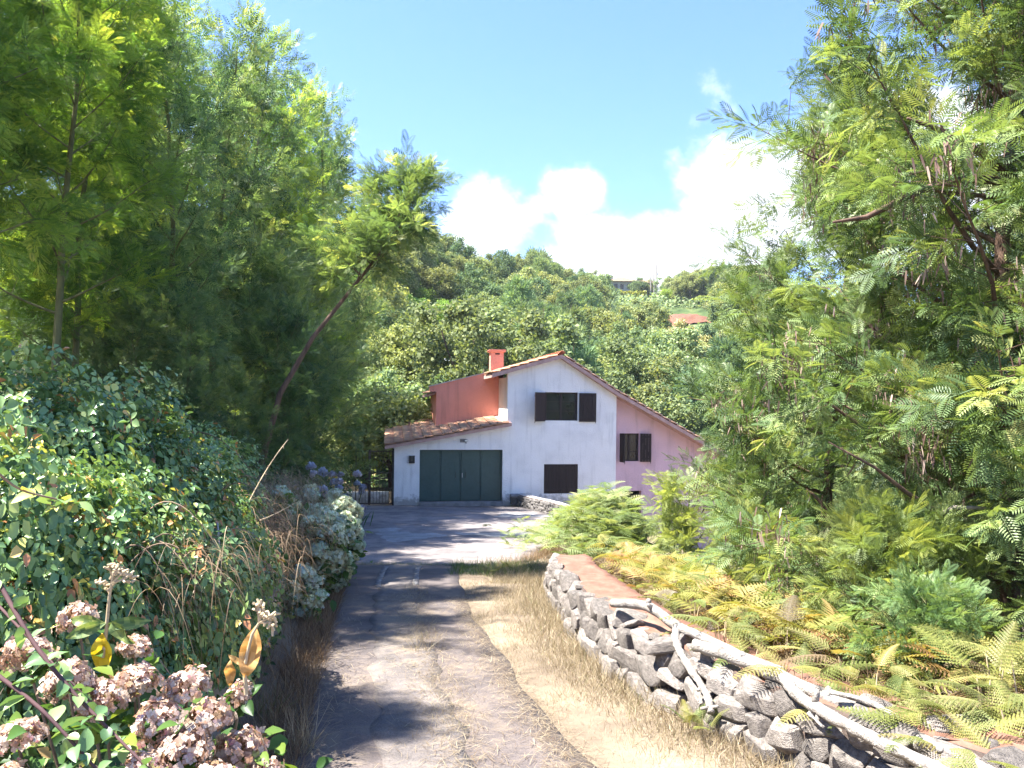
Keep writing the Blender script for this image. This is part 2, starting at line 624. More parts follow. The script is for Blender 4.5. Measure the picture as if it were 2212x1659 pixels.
M['bright'] = leafmat('young_leaf', [(0, (0.06, 0.105, 0.04)), (0.5, (0.165, 0.235, 0.08)), (1, (0.34, 0.38, 0.13))], trans=0.4, objvar=0.15)
M['bramble'] = leafmat('bramble_leaf', [(0, (0.0576, 0.1216, 0.0509)), (0.45, (0.1442, 0.2551, 0.1019)), (0.8, (0.2882, 0.4008, 0.139)), (0.93, (0.6288, 0.6073, 0.1621)), (1, (0.5239, 0.243, 0.1158))], trans=0.25, rough=0.35, objvar=0.12, spec=0.4)
M['ivy'] = leafmat('undergrowth_leaf', [(0, (0.0312, 0.0616, 0.0245)), (0.5, (0.0878, 0.154, 0.0525)), (0.85, (0.195, 0.2356, 0.0788)), (1, (0.507, 0.3444, 0.1575))], trans=0.3, objvar=0.0)
M['hyleaf'] = leafmat('hydrangea_leaf', [(0, (0.03, 0.075, 0.02)), (0.6, (0.075, 0.16, 0.035)), (1, (0.22, 0.28, 0.05))], trans=0.35, rough=0.4, objvar=0.1)
M['hypink'] = leafmat('faded_pink_petal', [(0, (0.2422, 0.1615, 0.0888)), (0.2, (0.4037, 0.2584, 0.1777)), (0.4, (0.533, 0.3634, 0.2988)), (0.58, (0.5814, 0.4603, 0.3715)), (0.78, (0.6299, 0.5652, 0.4683)), (0.9, (0.5491, 0.3553, 0.3391)), (0.96, (0.4845, 0.2019, 0.2261)), (1, (0.4037, 0.3876, 0.1453))], trans=0.3, objvar=0.10, tcol=(1.1, .95, .8), spec=.2)
M['hywhite'] = leafmat('pale_green_petal', [(0, (0.2875, 0.2156, 0.1294)), (0.2, (0.4312, 0.4025, 0.2444)), (0.5, (0.5462, 0.6325, 0.4312)), (0.8, (0.7475, 0.8, 0.6325)), (0.95, (0.6038, 0.7188, 0.69)), (1, (0.575, 0.4025, 0.3162))], trans=0.25, objvar=0.2, tcol=(1, 1, .8), spec=.2)
M['lilac'] = leafmat('lilac_petal', [(0, (0.28, 0.29, 0.38)), (0.6, (0.44, 0.44, 0.54)), (1, (0.60, 0.60, 0.68))], trans=0.3, objvar=0.15, tcol=(1, 1, 1), spec=.2)
M['fern'] = leafmat('bracken_frond', [(0, (0.0851, 0.114, 0.033)), (0.4, (0.1987, 0.2234, 0.066)), (0.7, (0.3122, 0.301, 0.11)), (0.85, (0.3784, 0.301, 0.143)), (1, (0.3595, 0.2189, 0.132))], trans=0.4, objvar=0.2)
M['fernpale'] = leafmat('pale_bracken', [(0, (0.108, 0.16, 0.0578)), (0.5, (0.243, 0.3055, 0.126)), (0.8, (0.36, 0.3783, 0.1995)), (1, (0.396, 0.3201, 0.1995))], trans=0.4, objvar=0.12)
M['ferndry'] = leafmat('dry_bracken', [(0, (0.0682, 0.0429, 0.0251)), (0.5, (0.155, 0.1056, 0.0594)), (1, (0.2604, 0.2046, 0.1188))], trans=0.3, objvar=0.15, tcol=(1.1, .9, .6))
M['straw'] = leafmat('dry_grass_blade', [(0, (0.1406, 0.0967, 0.0614)), (0.35, (0.2671, 0.207, 0.1294)), (0.7, (0.3937, 0.3244, 0.2111)), (0.88, (0.464, 0.4002, 0.286)), (0.93, (0.1828, 0.1932, 0.0614)), (1, (0.1125, 0.1381, 0.0409))], trans=0.25, objvar=0.0, tcol=(1, .95, .7), spec=.2)
M['drybrown'] = leafmat('withered_grass', [(0, (0.1207, 0.0736, 0.0432)), (0.5, (0.2587, 0.1732, 0.1037)), (1, (0.4312, 0.329, 0.2074))], trans=0.25, objvar=0.1, tcol=(1, .9, .7), spec=.2)
M['greengrass'] = leafmat('green_grass_blade', [(0, (0.04, 0.09, 0.02)), (0.6, (0.10, 0.17, 0.04)), (1, (0.26, 0.26, 0.10))], trans=0.3, objvar=0.0)
M['pods'] = leafmat('seed_pod', [(0, (0.10, 0.06, 0.05)), (0.5, (0.24, 0.155, 0.125)), (1, (0.46, 0.35, 0.29))], trans=0.15, objvar=0.1, tcol=(1, .8, .6))
M['hill_a'] = leafmat('hill_tree_leaf', [(0, (0.0715, 0.1084, 0.0529)), (0.5, (0.2305, 0.2745, 0.119)), (1, (0.4292, 0.4479, 0.2149))], trans=0.4, objvar=0.25, spec=0.1, rough=0.7)
M['hill_b'] = leafmat('hill_shrub_leaf', [(0, (0.0833, 0.1505, 0.0276)), (0.5, (0.1999, 0.3093, 0.0552)), (1, (0.3832, 0.4514, 0.092))], trans=0.3, objvar=0.25, spec=0.1, rough=0.7)
M['hill_c'] = leafmat('dark_tree_leaf', [(0, (0.0503, 0.0865, 0.0431)), (0.5, (0.1256, 0.1856, 0.0862)), (1, (0.268, 0.3225, 0.1437))], trans=0.35, objvar=0.25, spec=0.1, rough=0.7)
M['hill_d'] = leafmat('pine_needle', [(0, (0.0753, 0.1227, 0.0646)), (0.5, (0.1925, 0.2674, 0.1265)), (1, (0.3517, 0.4169, 0.1941))], trans=0.35, objvar=0.2, spec=0.1, rough=0.7)
M['hill_e'] = leafmat('silvery_leaf', [(0, (0.105, 0.136, 0.064)), (0.5, (0.28, 0.304, 0.144)), (1, (0.595, 0.544, 0.288))], trans=0.25, objvar=0.2, spec=0.1, rough=0.7)
M['yellow_leaf'] = leafmat('yellow_leaf', [(0, (0.55, 0.38, 0.02)), (1, (0.72, 0.55, 0.05))], trans=0.4, tcol=(1, 1, .6))
M['orange_leaf'] = leafmat('withered_leaf', [(0, (0.42, 0.22, 0.07)), (1, (0.60, 0.36, 0.14))], trans=0.4, tcol=(1, .9, .6))
M['hedge_yellow'] = leafmat('yellow_hedge_leaf', [(0, (0.25, 0.24, 0.02)), (1, (0.55, 0.48, 0.05))], trans=.3)
M['brownshrub'] = leafmat('dry_shrub_leaf', [(0, (0.12, 0.07, 0.05)), (0.6, (0.30, 0.19, 0.14)), (1, (0.36, 0.30, 0.16))], trans=.2)
#==STRUCTURE==
M['palebush'] = leafmat('pale_bush_leaf', [(0, (0.12, 0.16, 0.06)), (0.5, (0.28, 0.33, 0.13)), (1, (0.46, 0.48, 0.24))], trans=0.4, objvar=0.1, spec=0.1, rough=0.7)
# ------------------------------------------------------------------ ground shape
RP_Y = np.array([-6.0, 0.0, 5.0, 15.8, 29.5, 60.0])
RP_Z = np.array([-1.2, -1.80, -2.40, -3.39, -4.08, -4.6])
XL_Y = np.array([-6.0, 3.0, 5.0, 8.4, 12.0, 15.8, 22.0, 29.3, 40.0])
XL = np.array([-0.2, -1.05, -1.50, -2.12, -2.75, -3.30, -4.60, -5.95, -7.2])
XR_Y = np.array([-6.0, 3.0, 5.0, 8.4, 12.0, 15.3, 16.4, 18.0, 21.4, 25.2, 30.2, 40.0])
XR = np.array([1.6, 0.85, 0.50, -0.20, -0.75, -1.05, 0.45, 0.95, 1.40, 1.85, 0.2, 0.2])
# left foot of the near stone wall
WY = np.array([2.2, 3.2, 4.0, 5.0, 5.93, 7.27, 9.0, 11.8, 13.4])
WX = np.array([3.3, 2.62, 2.18, 1.76, 1.38, 0.90, 0.68, 0.50, 0.62])
WH = np.array([0.50, 0.50, 0.48, 0.46, 0.46, 0.52, 0.54, 0.52, 0.46])


def road_z(y):
    return np.interp(y, RP_Y, RP_Z)


HA = np.array([-1.3, -0.6, -0.3, -0.18, -0.10, -0.03, 0.04, 0.10, 0.18, 0.28, 0.45, 0.8, 1.3])
HT = np.array([0.24, 0.25, 0.235, 0.198, 0.165, 0.150, 0.137, 0.130, 0.136, 0.146, 0.135, 0.10, 0.08])
HD = np.array([80, 85, 90, 98, 110, 130, 155, 185, 222, 220, 200, 180, 160.0])


def smooth01(t):
    t = np.clip(t, 0, 1)
    return t * t * (3 - 2 * t)


def H(x, y):
    x = np.asarray(x, float)
    y = np.asarray(y, float)
    rz = road_z(y)
    xl = np.interp(y, XL_Y, XL)
    xr = np.interp(y, XR_Y, XR)
    xw = np.interp(y, WY, WX)
    dl = np.maximum(0, xl - x)
    near = np.interp(y, [0, 4.0, 7.0, 15, 22, 29], [0.35, 0.55, 0.95, 1.1, 0.75, 0.45])
    left = np.minimum(np.maximum(0, dl - 0.30) * near, 2.4) + 0.24 * np.maximum(0, dl - 3.0) + 0.05 * np.sin(x * 2.1 + y * 1.3) * smooth01(dl)
    # right: verge up to the wall, then the fern bank falling away
    xe = np.where(y < 13.4, np.maximum(xw + 0.82, xr), xr + 0.4)
    dr = np.maximum(0, x - xe)
    behind_wall = np.where(y < 13.4, 0.30 * smooth01((x - xw - 0.2) / 0.6), 0.0)
    fall = np.interp(y, [0, 6, 12, 16, 30], [0.05, 0.10, 0.20, 0.33, 0.34])
    right = behind_wall - np.minimum(dr * fall, 1.8) - 0.12 * np.maximum(0, dr - 6) + 0.05 * np.sin(x * 1.7 - y * 1.1) * smooth01(dr)
    right = np.maximum(right, -7.5)
    z = rz + left + right
    inside = (x > xl - 0.05) & (x < xr + 0.05) & (y < 31)
    z = np.where(inside, rz - 0.06, z)
    # hills behind
    a = x / np.maximum(y, 1.0)
    T = np.interp(a, HA, HT)
    D = np.interp(a, HA, HD)
    s = (y - 44) / (D - 44)
    wave = 1.1 * np.sin(x * 0.11 + 0.7) * np.cos(y * 0.09) + 0.7 * np.sin(x * 0.23 + y * 0.17)
    hz = -6.5 + (T * D + 6.5) * np.clip(s, -0.2, 1) + wave * np.clip(s * 3, 0, 1)
    hz = np.where(s > 1, T * D + wave - (y - D) * 0.10, hz)
    k = smooth01((y - 36) / 16)
    return z * (1 - k) + hz * k


def hit(u, v, h=0.0, y0=1.5, y1=260.0):
    """first point where the ray of a pixel meets the ground raised by h"""
    r = ray(u, v)
    y = np.concatenate([np.arange(y0, 40, 0.02), np.arange(40, y1, 0.25)])
    d = r[2] * y - (H(r[0] * y, y) + h)
    k = np.argmax(d <= 0)
    return r * y[k]


# one ground sheet out to the horizon, finer near the eye
def axis(fine_a, fine_b, step, far, grow):
    a = list(np.arange(fine_a, fine_b + 1e-6, step))
    s, p = step, fine_b
    while p < far:
        s *= grow
        p += s
        a.append(p)
    s, p, b = step, fine_a, []
    while p > -far:
        s *= grow
        p -= s
        b.append(p)
    return np.array(b[::-1] + a)


gx = axis(-9, 8, 0.34, 900, 1.12)
gy = np.concatenate([np.linspace(-900, -8, 24), np.arange(-6, 42, 0.4), np.arange(42, 250, 2.0), np.geomspace(252, 1200, 24)])
GX, GY = np.meshgrid(gx, gy)
GZ = H(GX, GY)
GZ = np.where(GY > 250, np.maximum(GZ, -30), GZ)
nx, ny = len(gx), len(gy)
idx = np.arange(nx * ny).reshape(ny, nx)
quads = np.stack([idx[:-1, :-1], idx[:-1, 1:], idx[1:, 1:], idx[1:, :-1]], axis=-1).reshape(-1, 4)


def ground_material():
    m, n, l = newmat('ground')
    tcn = n.new('ShaderNodeTexCoord')
    nz = n.new('ShaderNodeTexNoise')
    nz.inputs['Scale'].default_value = 0.9
    nz.inputs['Detail'].default_value = 10
    nz.inputs['Roughness'].default_value = 0.65
    l.new(tcn.outputs['Object'], nz.inputs['Vector'])
    r1 = ramp(n, [(0.3, (0.085, 0.064, 0.048)), (0.5, (0.175, 0.138, 0.10)), (0.7, (0.27, 0.22, 0.155))])     # earth and straw near the house
    l.new(nz.outputs[0], r1.inputs[0])
    nz2 = n.new('ShaderNodeTexNoise')
    nz2.inputs['Scale'].default_value = 0.35
    nz2.inputs['Detail'].default_value = 10
    nz2.inputs['Roughness'].default_value = 0.7
    l.new(tcn.outputs['Object'], nz2.inputs['Vector'])
    r2 = ramp(n, [(0.3, (0.02, 0.035, 0.014)), (0.5, (0.055, 0.085, 0.030)), (0.72, (0.13, 0.145, 0.055))])    # scrub on the hills
    l.new(nz2.outputs[0], r2.inputs[0])
    sp = n.new('ShaderNodeSeparateXYZ')
    l.new(tcn.outputs['Object'], sp.inputs[0])
    mr_ = n.new('ShaderNodeMapRange')
    mr_.inputs[1].default_value = 34
    mr_.inputs[2].default_value = 48
    l.new(sp.outputs[1], mr_.inputs[0])
    mx = n.new('ShaderNodeMix')
    mx.data_type = 'RGBA'
    l.new(mr_.outputs[0], mx.inputs[0])
    l.new(r1.outputs[0], mx.inputs[6])
    l.new(r2.outputs[0], mx.inputs[7])
    p = n.new('ShaderNodeBsdfPrincipled')
    p.inputs['Roughness'].default_value = 0.95
    p.inputs['Specular IOR Level'].default_value = 0.1
    l.new(mx.outputs[2], p.inputs['Base Color'])
    b = n.new('ShaderNodeBump')
    b.inputs['Strength'].default_value = 0.8
    b.inputs['Distance'].default_value = 0.08
    l.new(nz.outputs[0], b.inputs['Height'])
    l.new(b.outputs[0], p.inputs['Normal'])
    o = n.new('ShaderNodeOutputMaterial')
    l.new(p.outputs[0], o.inputs[0])
    return m


tag(link('ground', np_mesh('ground', np.stack([GX, GY, GZ], -1).reshape(-1, 3), quads, ground_material(), smooth=True)), kind='structure')


def strip(name, ys, xa, xb, mat, lift, nx_=10, crown=0.0):
    ys = np.asarray(ys)
    t = np.linspace(0, 1, nx_)
    X = xa(ys)[:, None] * (1 - t) + xb(ys)[:, None] * t
    Y = np.repeat(ys[:, None], nx_, 1)
    Z = road_z(Y) + lift + crown * (1 - (2 * t[None] - 1) ** 2)
    i = np.arange(len(ys) * nx_).reshape(len(ys), nx_)
    q = np.stack([i[:-1, :-1], i[:-1, 1:], i[1:, 1:], i[1:, :-1]], -1).reshape(-1, 4)
    # a shallow skirt so that the slab has an edge
    V = np.stack([X, Y, Z], -1).reshape(-1, 3)
    bnd = np.concatenate([i[0, :], i[1:, -1], i[-1, ::-1][1:], i[::-1, 0][1:-1]])
    low = V[bnd] - np.array([0, 0, 0.12])
    j = len(V) + np.arange(len(bnd))
    sk = np.stack([bnd, j, np.roll(j, -1), np.roll(bnd, -1)], -1)
    return tag(link(name, np_mesh(name, np.concatenate([V, low]), np.concatenate([q, sk]), mat)), kind='structure')


def surface_mat(name, base, patches, grit=140.0, bump=0.5, stretch=(1, 1, 1), straw=None):
    """worn paving: base ramp, large patches, gritty speckle"""
    m, n, l = newmat(name)
    tcn = n.new('ShaderNodeTexCoord')
    mp = n.new('ShaderNodeMapping')
    mp.inputs['Scale'].default_value = stretch
    l.new(tcn.outputs['Object'], mp.inputs[0])

    def nse(sc, de, ro=0.6):
        z = n.new('ShaderNodeTexNoise')
        z.inputs['Scale'].default_value = sc
        z.inputs['Detail'].default_value = de
        z.inputs['Roughness'].default_value = ro
        l.new(mp.outputs[0], z.inputs['Vector'])
        return z.outputs[0]
    a = ramp(n, base)
    l.new(nse(2.2, 9, 0.7), a.inputs[0])
    b = ramp(n, patches)
    l.new(nse(0.55, 8, 0.62), b.inputs[0])
    mx = n.new('ShaderNodeMix')
    mx.data_type = 'RGBA'
    mx.blend_type = 'MULTIPLY'
    mx.inputs[0].default_value = 1
    l.new(a.outputs[0], mx.inputs[6])
    l.new(b.outputs[0], mx.inputs[7])
    g = n.new('ShaderNodeTexVoronoi')
    g.inputs['Scale'].default_value = grit
    l.new(mp.outputs[0], g.inputs['Vector'])
    gr = ramp(n, [(0.0, (0.62, 0.62, 0.62)), (0.5, (1, 1, 1)), (1.0, (1.3, 1.28, 1.26))])
    l.new(g.outputs['Color'], gr.inputs[0])
    mx2 = n.new('ShaderNodeMix')
    mx2.data_type = 'RGBA'
    mx2.blend_type = 'MULTIPLY'
    mx2.inputs[0].default_value = 0.8
    l.new(mx.outputs[2], mx2.inputs[6])
    l.new(gr.outputs[0], mx2.inputs[7])
    c = mx2.outputs[2]
    if straw:
        s = ramp(n, [(0.50, (0, 0, 0)), (0.62, (0.85, 0.85, 0.85))])
        l.new(nse(1.1, 12, 0.78), s.inputs[0])
        mx3 = n.new('ShaderNodeMix')
        mx3.data_type = 'RGBA'
        l.new(s.outputs[0], mx3.inputs[0])
        l.new(c, mx3.inputs[6])
        mx3.inputs[7].default_value = (*straw, 1)
        c = mx3.outputs[2]
    p = n.new('ShaderNodeBsdfPrincipled')
    p.inputs['Roughness'].default_value = 0.9
    p.inputs['Specular IOR Level'].default_value = 0.25
    l.new(c, p.inputs['Base Color'])
    bp = n.new('ShaderNodeBump')
    bp.inputs['Strength'].default_value = bump
    bp.inputs['Distance'].default_value = 0.012
    l.new(nse(60, 4), bp.inputs['Height'])
    l.new(bp.outputs[0], p.inputs['Normal'])
    o = n.new('ShaderNodeOutputMaterial')
    l.new(p.outputs[0], o.inputs[0])
    return m


M['asphalt'] = surface_mat('worn_asphalt', [(0.3, (0.078, 0.068, 0.068)), (0.6, (0.122, 0.106, 0.103)), (0.8, (0.18, 0.152, 0.14))], [(0.35, (0.9, 0.88, 0.86)), (0.65, (1.15, 1.1, 1.05))], straw=(0.17, 0.135, 0.10))
M['strip'] = surface_mat('worn_concrete_strip', [(0.3, (0.10, 0.092, 0.091)), (0.6, (0.17, 0.155, 0.152)), (0.8, (0.24, 0.215, 0.205))], [(0.35, (0.8, 0.78, 0.76)), (0.65, (1.1, 1.05, 1.0))], bump=0.9, straw=(0.21, 0.17, 0.125))
M['concrete'] = surface_mat('forecourt_concrete', [(0.25, (0.115, 0.107, 0.106)), (0.5, (0.20, 0.182, 0.178)), (0.75, (0.27, 0.24, 0.23))], [(0.38, (0.72, 0.71, 0.72)), (0.5, (0.95, 0.93, 0.92)), (0.62, (1.2, 1.13, 1.08))], grit=90)
M['pale_patch'] = surface_mat('pale_cement_patch', [(0.3, (0.22, 0.215, 0.21)), (0.6, (0.32, 0.315, 0.305))], [(0.35, (0.8, 0.8, 0.8)), (0.65, (1.1, 1.1, 1.1))], grit=70)
M['marking'] = noisemat('worn_white_paint', [(0.46, (0.10, 0.095, 0.093)), (0.66, (0.28, 0.27, 0.265))], scale=14, detail=9)

xlf = lambda y: np.interp(y, XL_Y, XL)
xrf = lambda y: np.interp(y, XR_Y, XR)
drive_y = np.concatenate([np.arange(-6, 2.5, 0.4), np.arange(2.5, 15.62, 0.12)])
drive_y[-1] = 15.62
xrd = lambda y: np.interp(y, [-6, 3, 5, 8.4, 12, 15.7], [1.6, .9, .56, -.17, -.75, -1.05]) + 0.04 * np.sin(y * 1.7) + 0.02 * np.sin(y * 4.1 + 1)
strip('driveway', drive_y, xlf, xrd, M['asphalt'], 0.0)
mid = lambda y: 0.5 * (xlf(y) + xrd(y)) - 0.03
wob = lambda y, k: 0.03 * np.sin(y * 3.1 + k) + 0.03 * np.sin(y * 7.3 + 2 * k) + 0.012 * np.sin(y * 11.3 + 3 * k)
strip('concrete_strip', drive_y[1:], lambda y: mid(y) - 0.33 + wob(y, 0.4), lambda y: mid(y) + 0.30 + wob(y, 2.0), M['strip'], 0.006, nx_=6)
fy = np.concatenate([np.arange(15.64, 29.2, 0.4), [29.35]])
strip('forecourt', fy, xlf, lambda y: np.minimum(np.interp(y, [15.6, 16.4, 17.5, 18.5, 21.4, 25.2, 27.5, 30.2], [-0.9, 0.35, 0.8, 1.0, 1.4, 1.8, 1.05, .15]), 9), M['concrete'], 0.0, nx_=16)


def blob_patch(name, c, rx, ry, mat, lift, seed, n=26):
    rng = np.random.default_rng(seed)
    a = np.arange(n) * 2 * math.pi / n
    r = 1 + 0.25 * np.sin(a * 3 + rng.uniform(0, 6)) + 0.12 * np.sin(a * 7 + rng.uniform(0, 6)) + rng.normal(0, .05, n)
    P = np.stack([c[0] + rx * r * np.cos(a), c[1] + ry * r * np.sin(a)], -1)
    P = np.concatenate([P, [c]])
    V = np.column_stack([P, road_z(P[:, 1]) + lift])
    F = np.array([(i, (i + 1) % n, n) for i in range(n)])
    return tag(link(name, np_mesh(name, V, F, mat)), kind='structure')


for k, (u, v, rx, ry, s) in enumerate([(880, 1163, 0.85, 0.9, 3), (830, 1150, 0.5, 0.5, 5), (1130, 1118, 1.0, 0.7, 8), (1080, 1160, 1.0, .5, 9)]):
    p = hit(u, v)
    blob_patch('cement_patch', (p[0], p[1]), rx, ry, M['pale_patch'], 0.005 + 0.0012 * k, s)
# faded paint along both edges of the centre strip, near the seam and by the camera
for k, (y0, y1, off) in enumerate([(12.6, 15.4, -0.33), (12.9, 15.5, 0.31)]):
    ys = np.linspace(y0, y1, 9)
    strip('paint_mark', ys, lambda y: mid(y) + off - 0.05, lambda y: mid(y) + off + 0.05, M['marking'], 0.013, nx_=3)

# ------------------------------------------------------------------ the house
HO = np.array([-4.4946, 29.5, -4.0776])
house = empty('house', HO, RAD(9))
tag(house, 'white house with red and pink wings, tiled roofs and a dark green garage door', 'house')


def hw(s, d, z):
    """house frame to world"""
    c, sn = math.cos(RAD(9)), math.sin(RAD(9))
    return np.array([HO[0] + s * c - d * sn, HO[1] + s * sn + d * c, HO[2] + z])


ridge_prof = lambda s: np.interp(s, [1.0, 3.71, 6.47, 8.8, 13.4], [4.32, 5.09, 5.88, 4.42, 1.94])
TH = 0.15
W1 = (5.88, 3.28, 7.21, 4.40)
W2 = (5.86, 0.38, 7.24, 1.55)
GD = (0.97, 0.0, 4.20, 2.12)
rect = lambda r: [(r[0], r[1]), (r[2], r[1]), (r[2], r[3]), (r[0], r[3])]
MB().prism([(0, -1.0), (8.8, -4.5), (8.8, ridge_prof(8.8) - TH), (6.47, ridge_prof(6.47) - TH), (4.37, ridge_prof(4.37) - TH), (4.37, 3.06), (0, 2.26)], [rect(W1), rect(W2), rect(GD)], 0.0, 0.26).build('wall', M['white'], house)
MB().box((0.0, 0.262, -1.0), (0.25, 6.2, 2.24)).build('wall', M['white'], house)
# upper return wall facing the garage roof
MB().box((4.372, 0.262, 2.6), (4.62, 2.498, 4.98)).build('wall', M['white'], house)
# rear and right walls of the white block
MB().box((8.55, 0.262, -4.5), (8.798, 7.6, 4.1)).box((1.75, 7.35, -2), (8.54, 7.6, 4.0)).build('wall', M['white'], house)
# red block beside the white gable
MB().prism([(1.73, 2.5), (4.40, 2.5), (4.40, 5.23), (4.09, 5.27), (1.45, 4.60), (1.45, 4.39), (1.73, 4.39)], [], 2.5, 2.75).build('wall', M['red'], house)
MB().box((1.73, 2.752, 2.3), (1.98, 7.345, 4.36)).build('wall', M['red'], house)
cop = MB()
cop.prism([(1.42, 4.594), (4.10, 5.272), (4.10, 5.315), (1.42, 4.637)], [], 2.44, 2.80)
cop.build('coping', M['cement_cap'], house)
# pink wing, set back a little
PW = (9.11, 1.62, 9.93, 2.76)
MB().prism([(8.80, -4.5), (13.3, -4.5), (13.3, ridge_prof(13.3) - TH), (8.80, ridge_prof(8.8) - TH)], [rect(PW), rect((9.33, -0.75, 10.04, 0.41)), rect((10.93, -1.5, 11.4, 0.39))], 0.5, 0.76).build('wall', M['pink'], house)
MB().box((13.05, 0.762, -4.5), (13.3, 7.6, 1.7)).build('wall', M['pink'], house)
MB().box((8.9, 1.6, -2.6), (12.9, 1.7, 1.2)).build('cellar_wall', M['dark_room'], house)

# roofs: slab, verge and tiles
roof = MB()
yb = 7.9
pr = [(3.72, ridge_prof(3.72)), (6.47, ridge_prof(6.47)), (8.8, ridge_prof(8.8)), (13.4, ridge_prof(13.4))]
roof.prism([p for p in pr] + [(p[0], p[1] - TH) for p in pr[::-1]], [], -0.30, yb)
roof_o = roof.build('roof', M['fascia'], house)
MB().prism([(1.35, ridge_prof(1.35) - .15), (3.715, ridge_prof(3.715) - .03), (3.715, ridge_prof(3.715) - TH - .05), (1.35, ridge_prof(1.35) - TH - .1)], [], 2.82, yb).build('roof_slab', M['fascia'], roof_o)


def tile_mesh(name, L=0.44, W=0.23, mat=None, rise=0.045):
    """one curved clay tile, x runs down the slope from 0 to L, y across"""
    n = 7
    V, F = [], []
    for i, x in enumerate((0, L)):
        for top in (0, 1):
            for k in range(n):
                t = k / (n - 1)
                y = (t - 0.5) * W * (1.0 if i else 0.94)
                z = rise * math.sin(t * math.pi) ** 0.8 + (0.018 if top else 0.0) + (0.050 if i else 0.0)
                V.append((x, y, z))
    g = lambda i, top, k: i * 2 * n + top * n + k
    for k in range(n - 1):
        F.append((g(0, 1, k), g(1, 1, k), g(1, 1, k + 1), g(0, 1, k + 1)))
        F.append((g(0, 0, k), g(0, 0, k + 1), g(1, 0, k + 1), g(1, 0, k)))
        F.append((g(1, 0, k), g(1, 0, k + 1), g(1, 1, k + 1), g(1, 1, k)))
    F.append((g(0, 0, 0), g(1, 0, 0), g(1, 1, 0), g(0, 1, 0)))
    F.append((g(0, 0, n - 1), g(0, 1, n - 1), g(1, 1, n - 1), g(1, 0, n - 1)))
    return np_mesh(name, np.array(V), np.array(F), mat)


tile_a = tile_mesh('tile', mat=M['tile'])
tile_r = tile_mesh('tile', mat=M['ridge'], L=0.40, W=0.26, rise=0.09)
rng = np.random.default_rng(4)


def lay_tiles(parent, P0, down, across, rows, cols, dl, dw, keep=lambda s, y: True, mesh=tile_a):
    """tiles from P0, stepping down the slope and across it (house frame)"""
    P0, down, across = Vector(P0), Vector(down).normalized(), Vector(across).normalized()
    up = down.cross(across)
    if up.z < 0:
        up = -up
    ac = up.cross(down)
    R = Matrix((down, ac, up)).transposed()
    for r in range(rows):
        for c in range(cols):
            p = P0 + down * (r * dl) + across * (c * dw) + up * (0.012 + rng.normal(0, .003))
            if not keep(p.x, p.y):
                continue
            o = link('tile', mesh, parent, p)
            o.rotation_euler = (R.to_4x4() @ Matrix.Rotation(rng.normal(0, .02), 4, 'Z')).to_euler()


# garage lean-to roof: rises to the right and a little to the back
gz = lambda s, y: 2.415 + 0.186 * s + 0.085 * y
slab = MB()
S0, S1, Y0, Y1 = -0.36, 4.50, -0.34, 5.6


def slab_piece(s0, s1, y0, y1):
    P = [(s0, y0), (s1, y0), (s1, y1), (s0, y1)]
    vs = [(s, y, gz(s, y) - 0.16) for s, y in P] + [(s, y, gz(s, y) - 0.03) for s, y in P]
    slab.add(vs, [(3, 2, 1, 0), (4, 5, 6, 7), (0, 1, 5, 4), (1, 2, 6, 5), (2, 3, 7, 6), (3, 0, 4, 7)])


slab_piece(S0, 1.72, Y0, Y1)
slab_piece(1.72, 4.362, Y0, 2.494)
slab_piece(4.362, S1, Y0, -0.004)
groof = slab.build('garage_roof', M['fascia'], house)
down = (-1, 0, -0.186)
lay_tiles(groof, (4.12, -0.30, gz(4.12, -0.30) - 0.03), down, (0, 1, 0.085), 12, 26, 0.375, 0.225, keep=lambda s, y: y < (2.30 if s > 1.85 else 5.5))
lay_tiles(groof, (4.40, -0.30, gz(4.40, -0.30) - 0.03), down, (0, 1, 0.085), 1, 2, 0.375, 0.15, keep=lambda s, y: y < -0.1)
# main roof: verge tiles and two rows behind them as pieces
lay_tiles(roof_o, (6.32, -0.18, ridge_prof(6.32)), (-1, 0, -0.286), (0, 1, 0), 7, 9, 0.385, 0.225)
lay_tiles(roof_o, (6.62, -0.18, ridge_prof(6.62)), (1, 0, -0.627), (0, 1, 0), 7, 2, 0.385, 0.225)
lay_tiles(roof_o, (8.85, -0.18, ridge_prof(8.85)), (1, 0, -0.539), (0, 1, 0), 13, 2, 0.385, 0.225)
for k in range(21):      # ridge tiles along the crest
    o = link('ridge_tile', tile_r, roof_o, (6.47, -0.36 + 0.38 * (k + 1), 5.885 + rng.normal(0, .004)))
    o.rotation_euler = (0, 0, RAD(-90))


def tile_sheet(s0, s1, y0, y1, zf, name):
    """the rest of a roof as one corrugated sheet of tiles"""
    ss = np.arange(s0, s1 + 1e-6, 0.19)
    ys = np.arange(y0, y1, 0.0375)
    S, Y = np.meshgrid(ss, ys, indexing='ij')
    Z = zf(S) + 0.012 + 0.045 * np.abs(np.sin(Y / 0.225 * math.pi)) + 0.012 * (np.arange(len(ss)) % 2)[:, None]
    i = np.arange(S.size).reshape(S.shape)
    q = np.stack([i[:-1, :-1], i[1:, :-1], i[1:, 1:], i[:-1, 1:]], -1).reshape(-1, 4)
    o = link(name, np_mesh(name, np.stack([S, Y, Z], -1).reshape(-1, 3), q, M['tile'], smooth=True), roof_o)
    o['kind'] = 'stuff'


tile_sheet(3.74, 6.45, 1.85, yb, ridge_prof, 'tile_field')
tile_sheet(6.5, 13.4, 0.3, yb, ridge_prof, 'tile_field')
tile_sheet(1.36, 3.71, 2.85, yb, lambda s: ridge_prof(s) - 0.08, 'tile_field')
for k in range(3):
    o = link('tile', tile_a, roof_o, (1.62, 2.62 + .225 * k, ridge_prof(1.6) - 0.10), (0, RAD(16), RAD(180)))

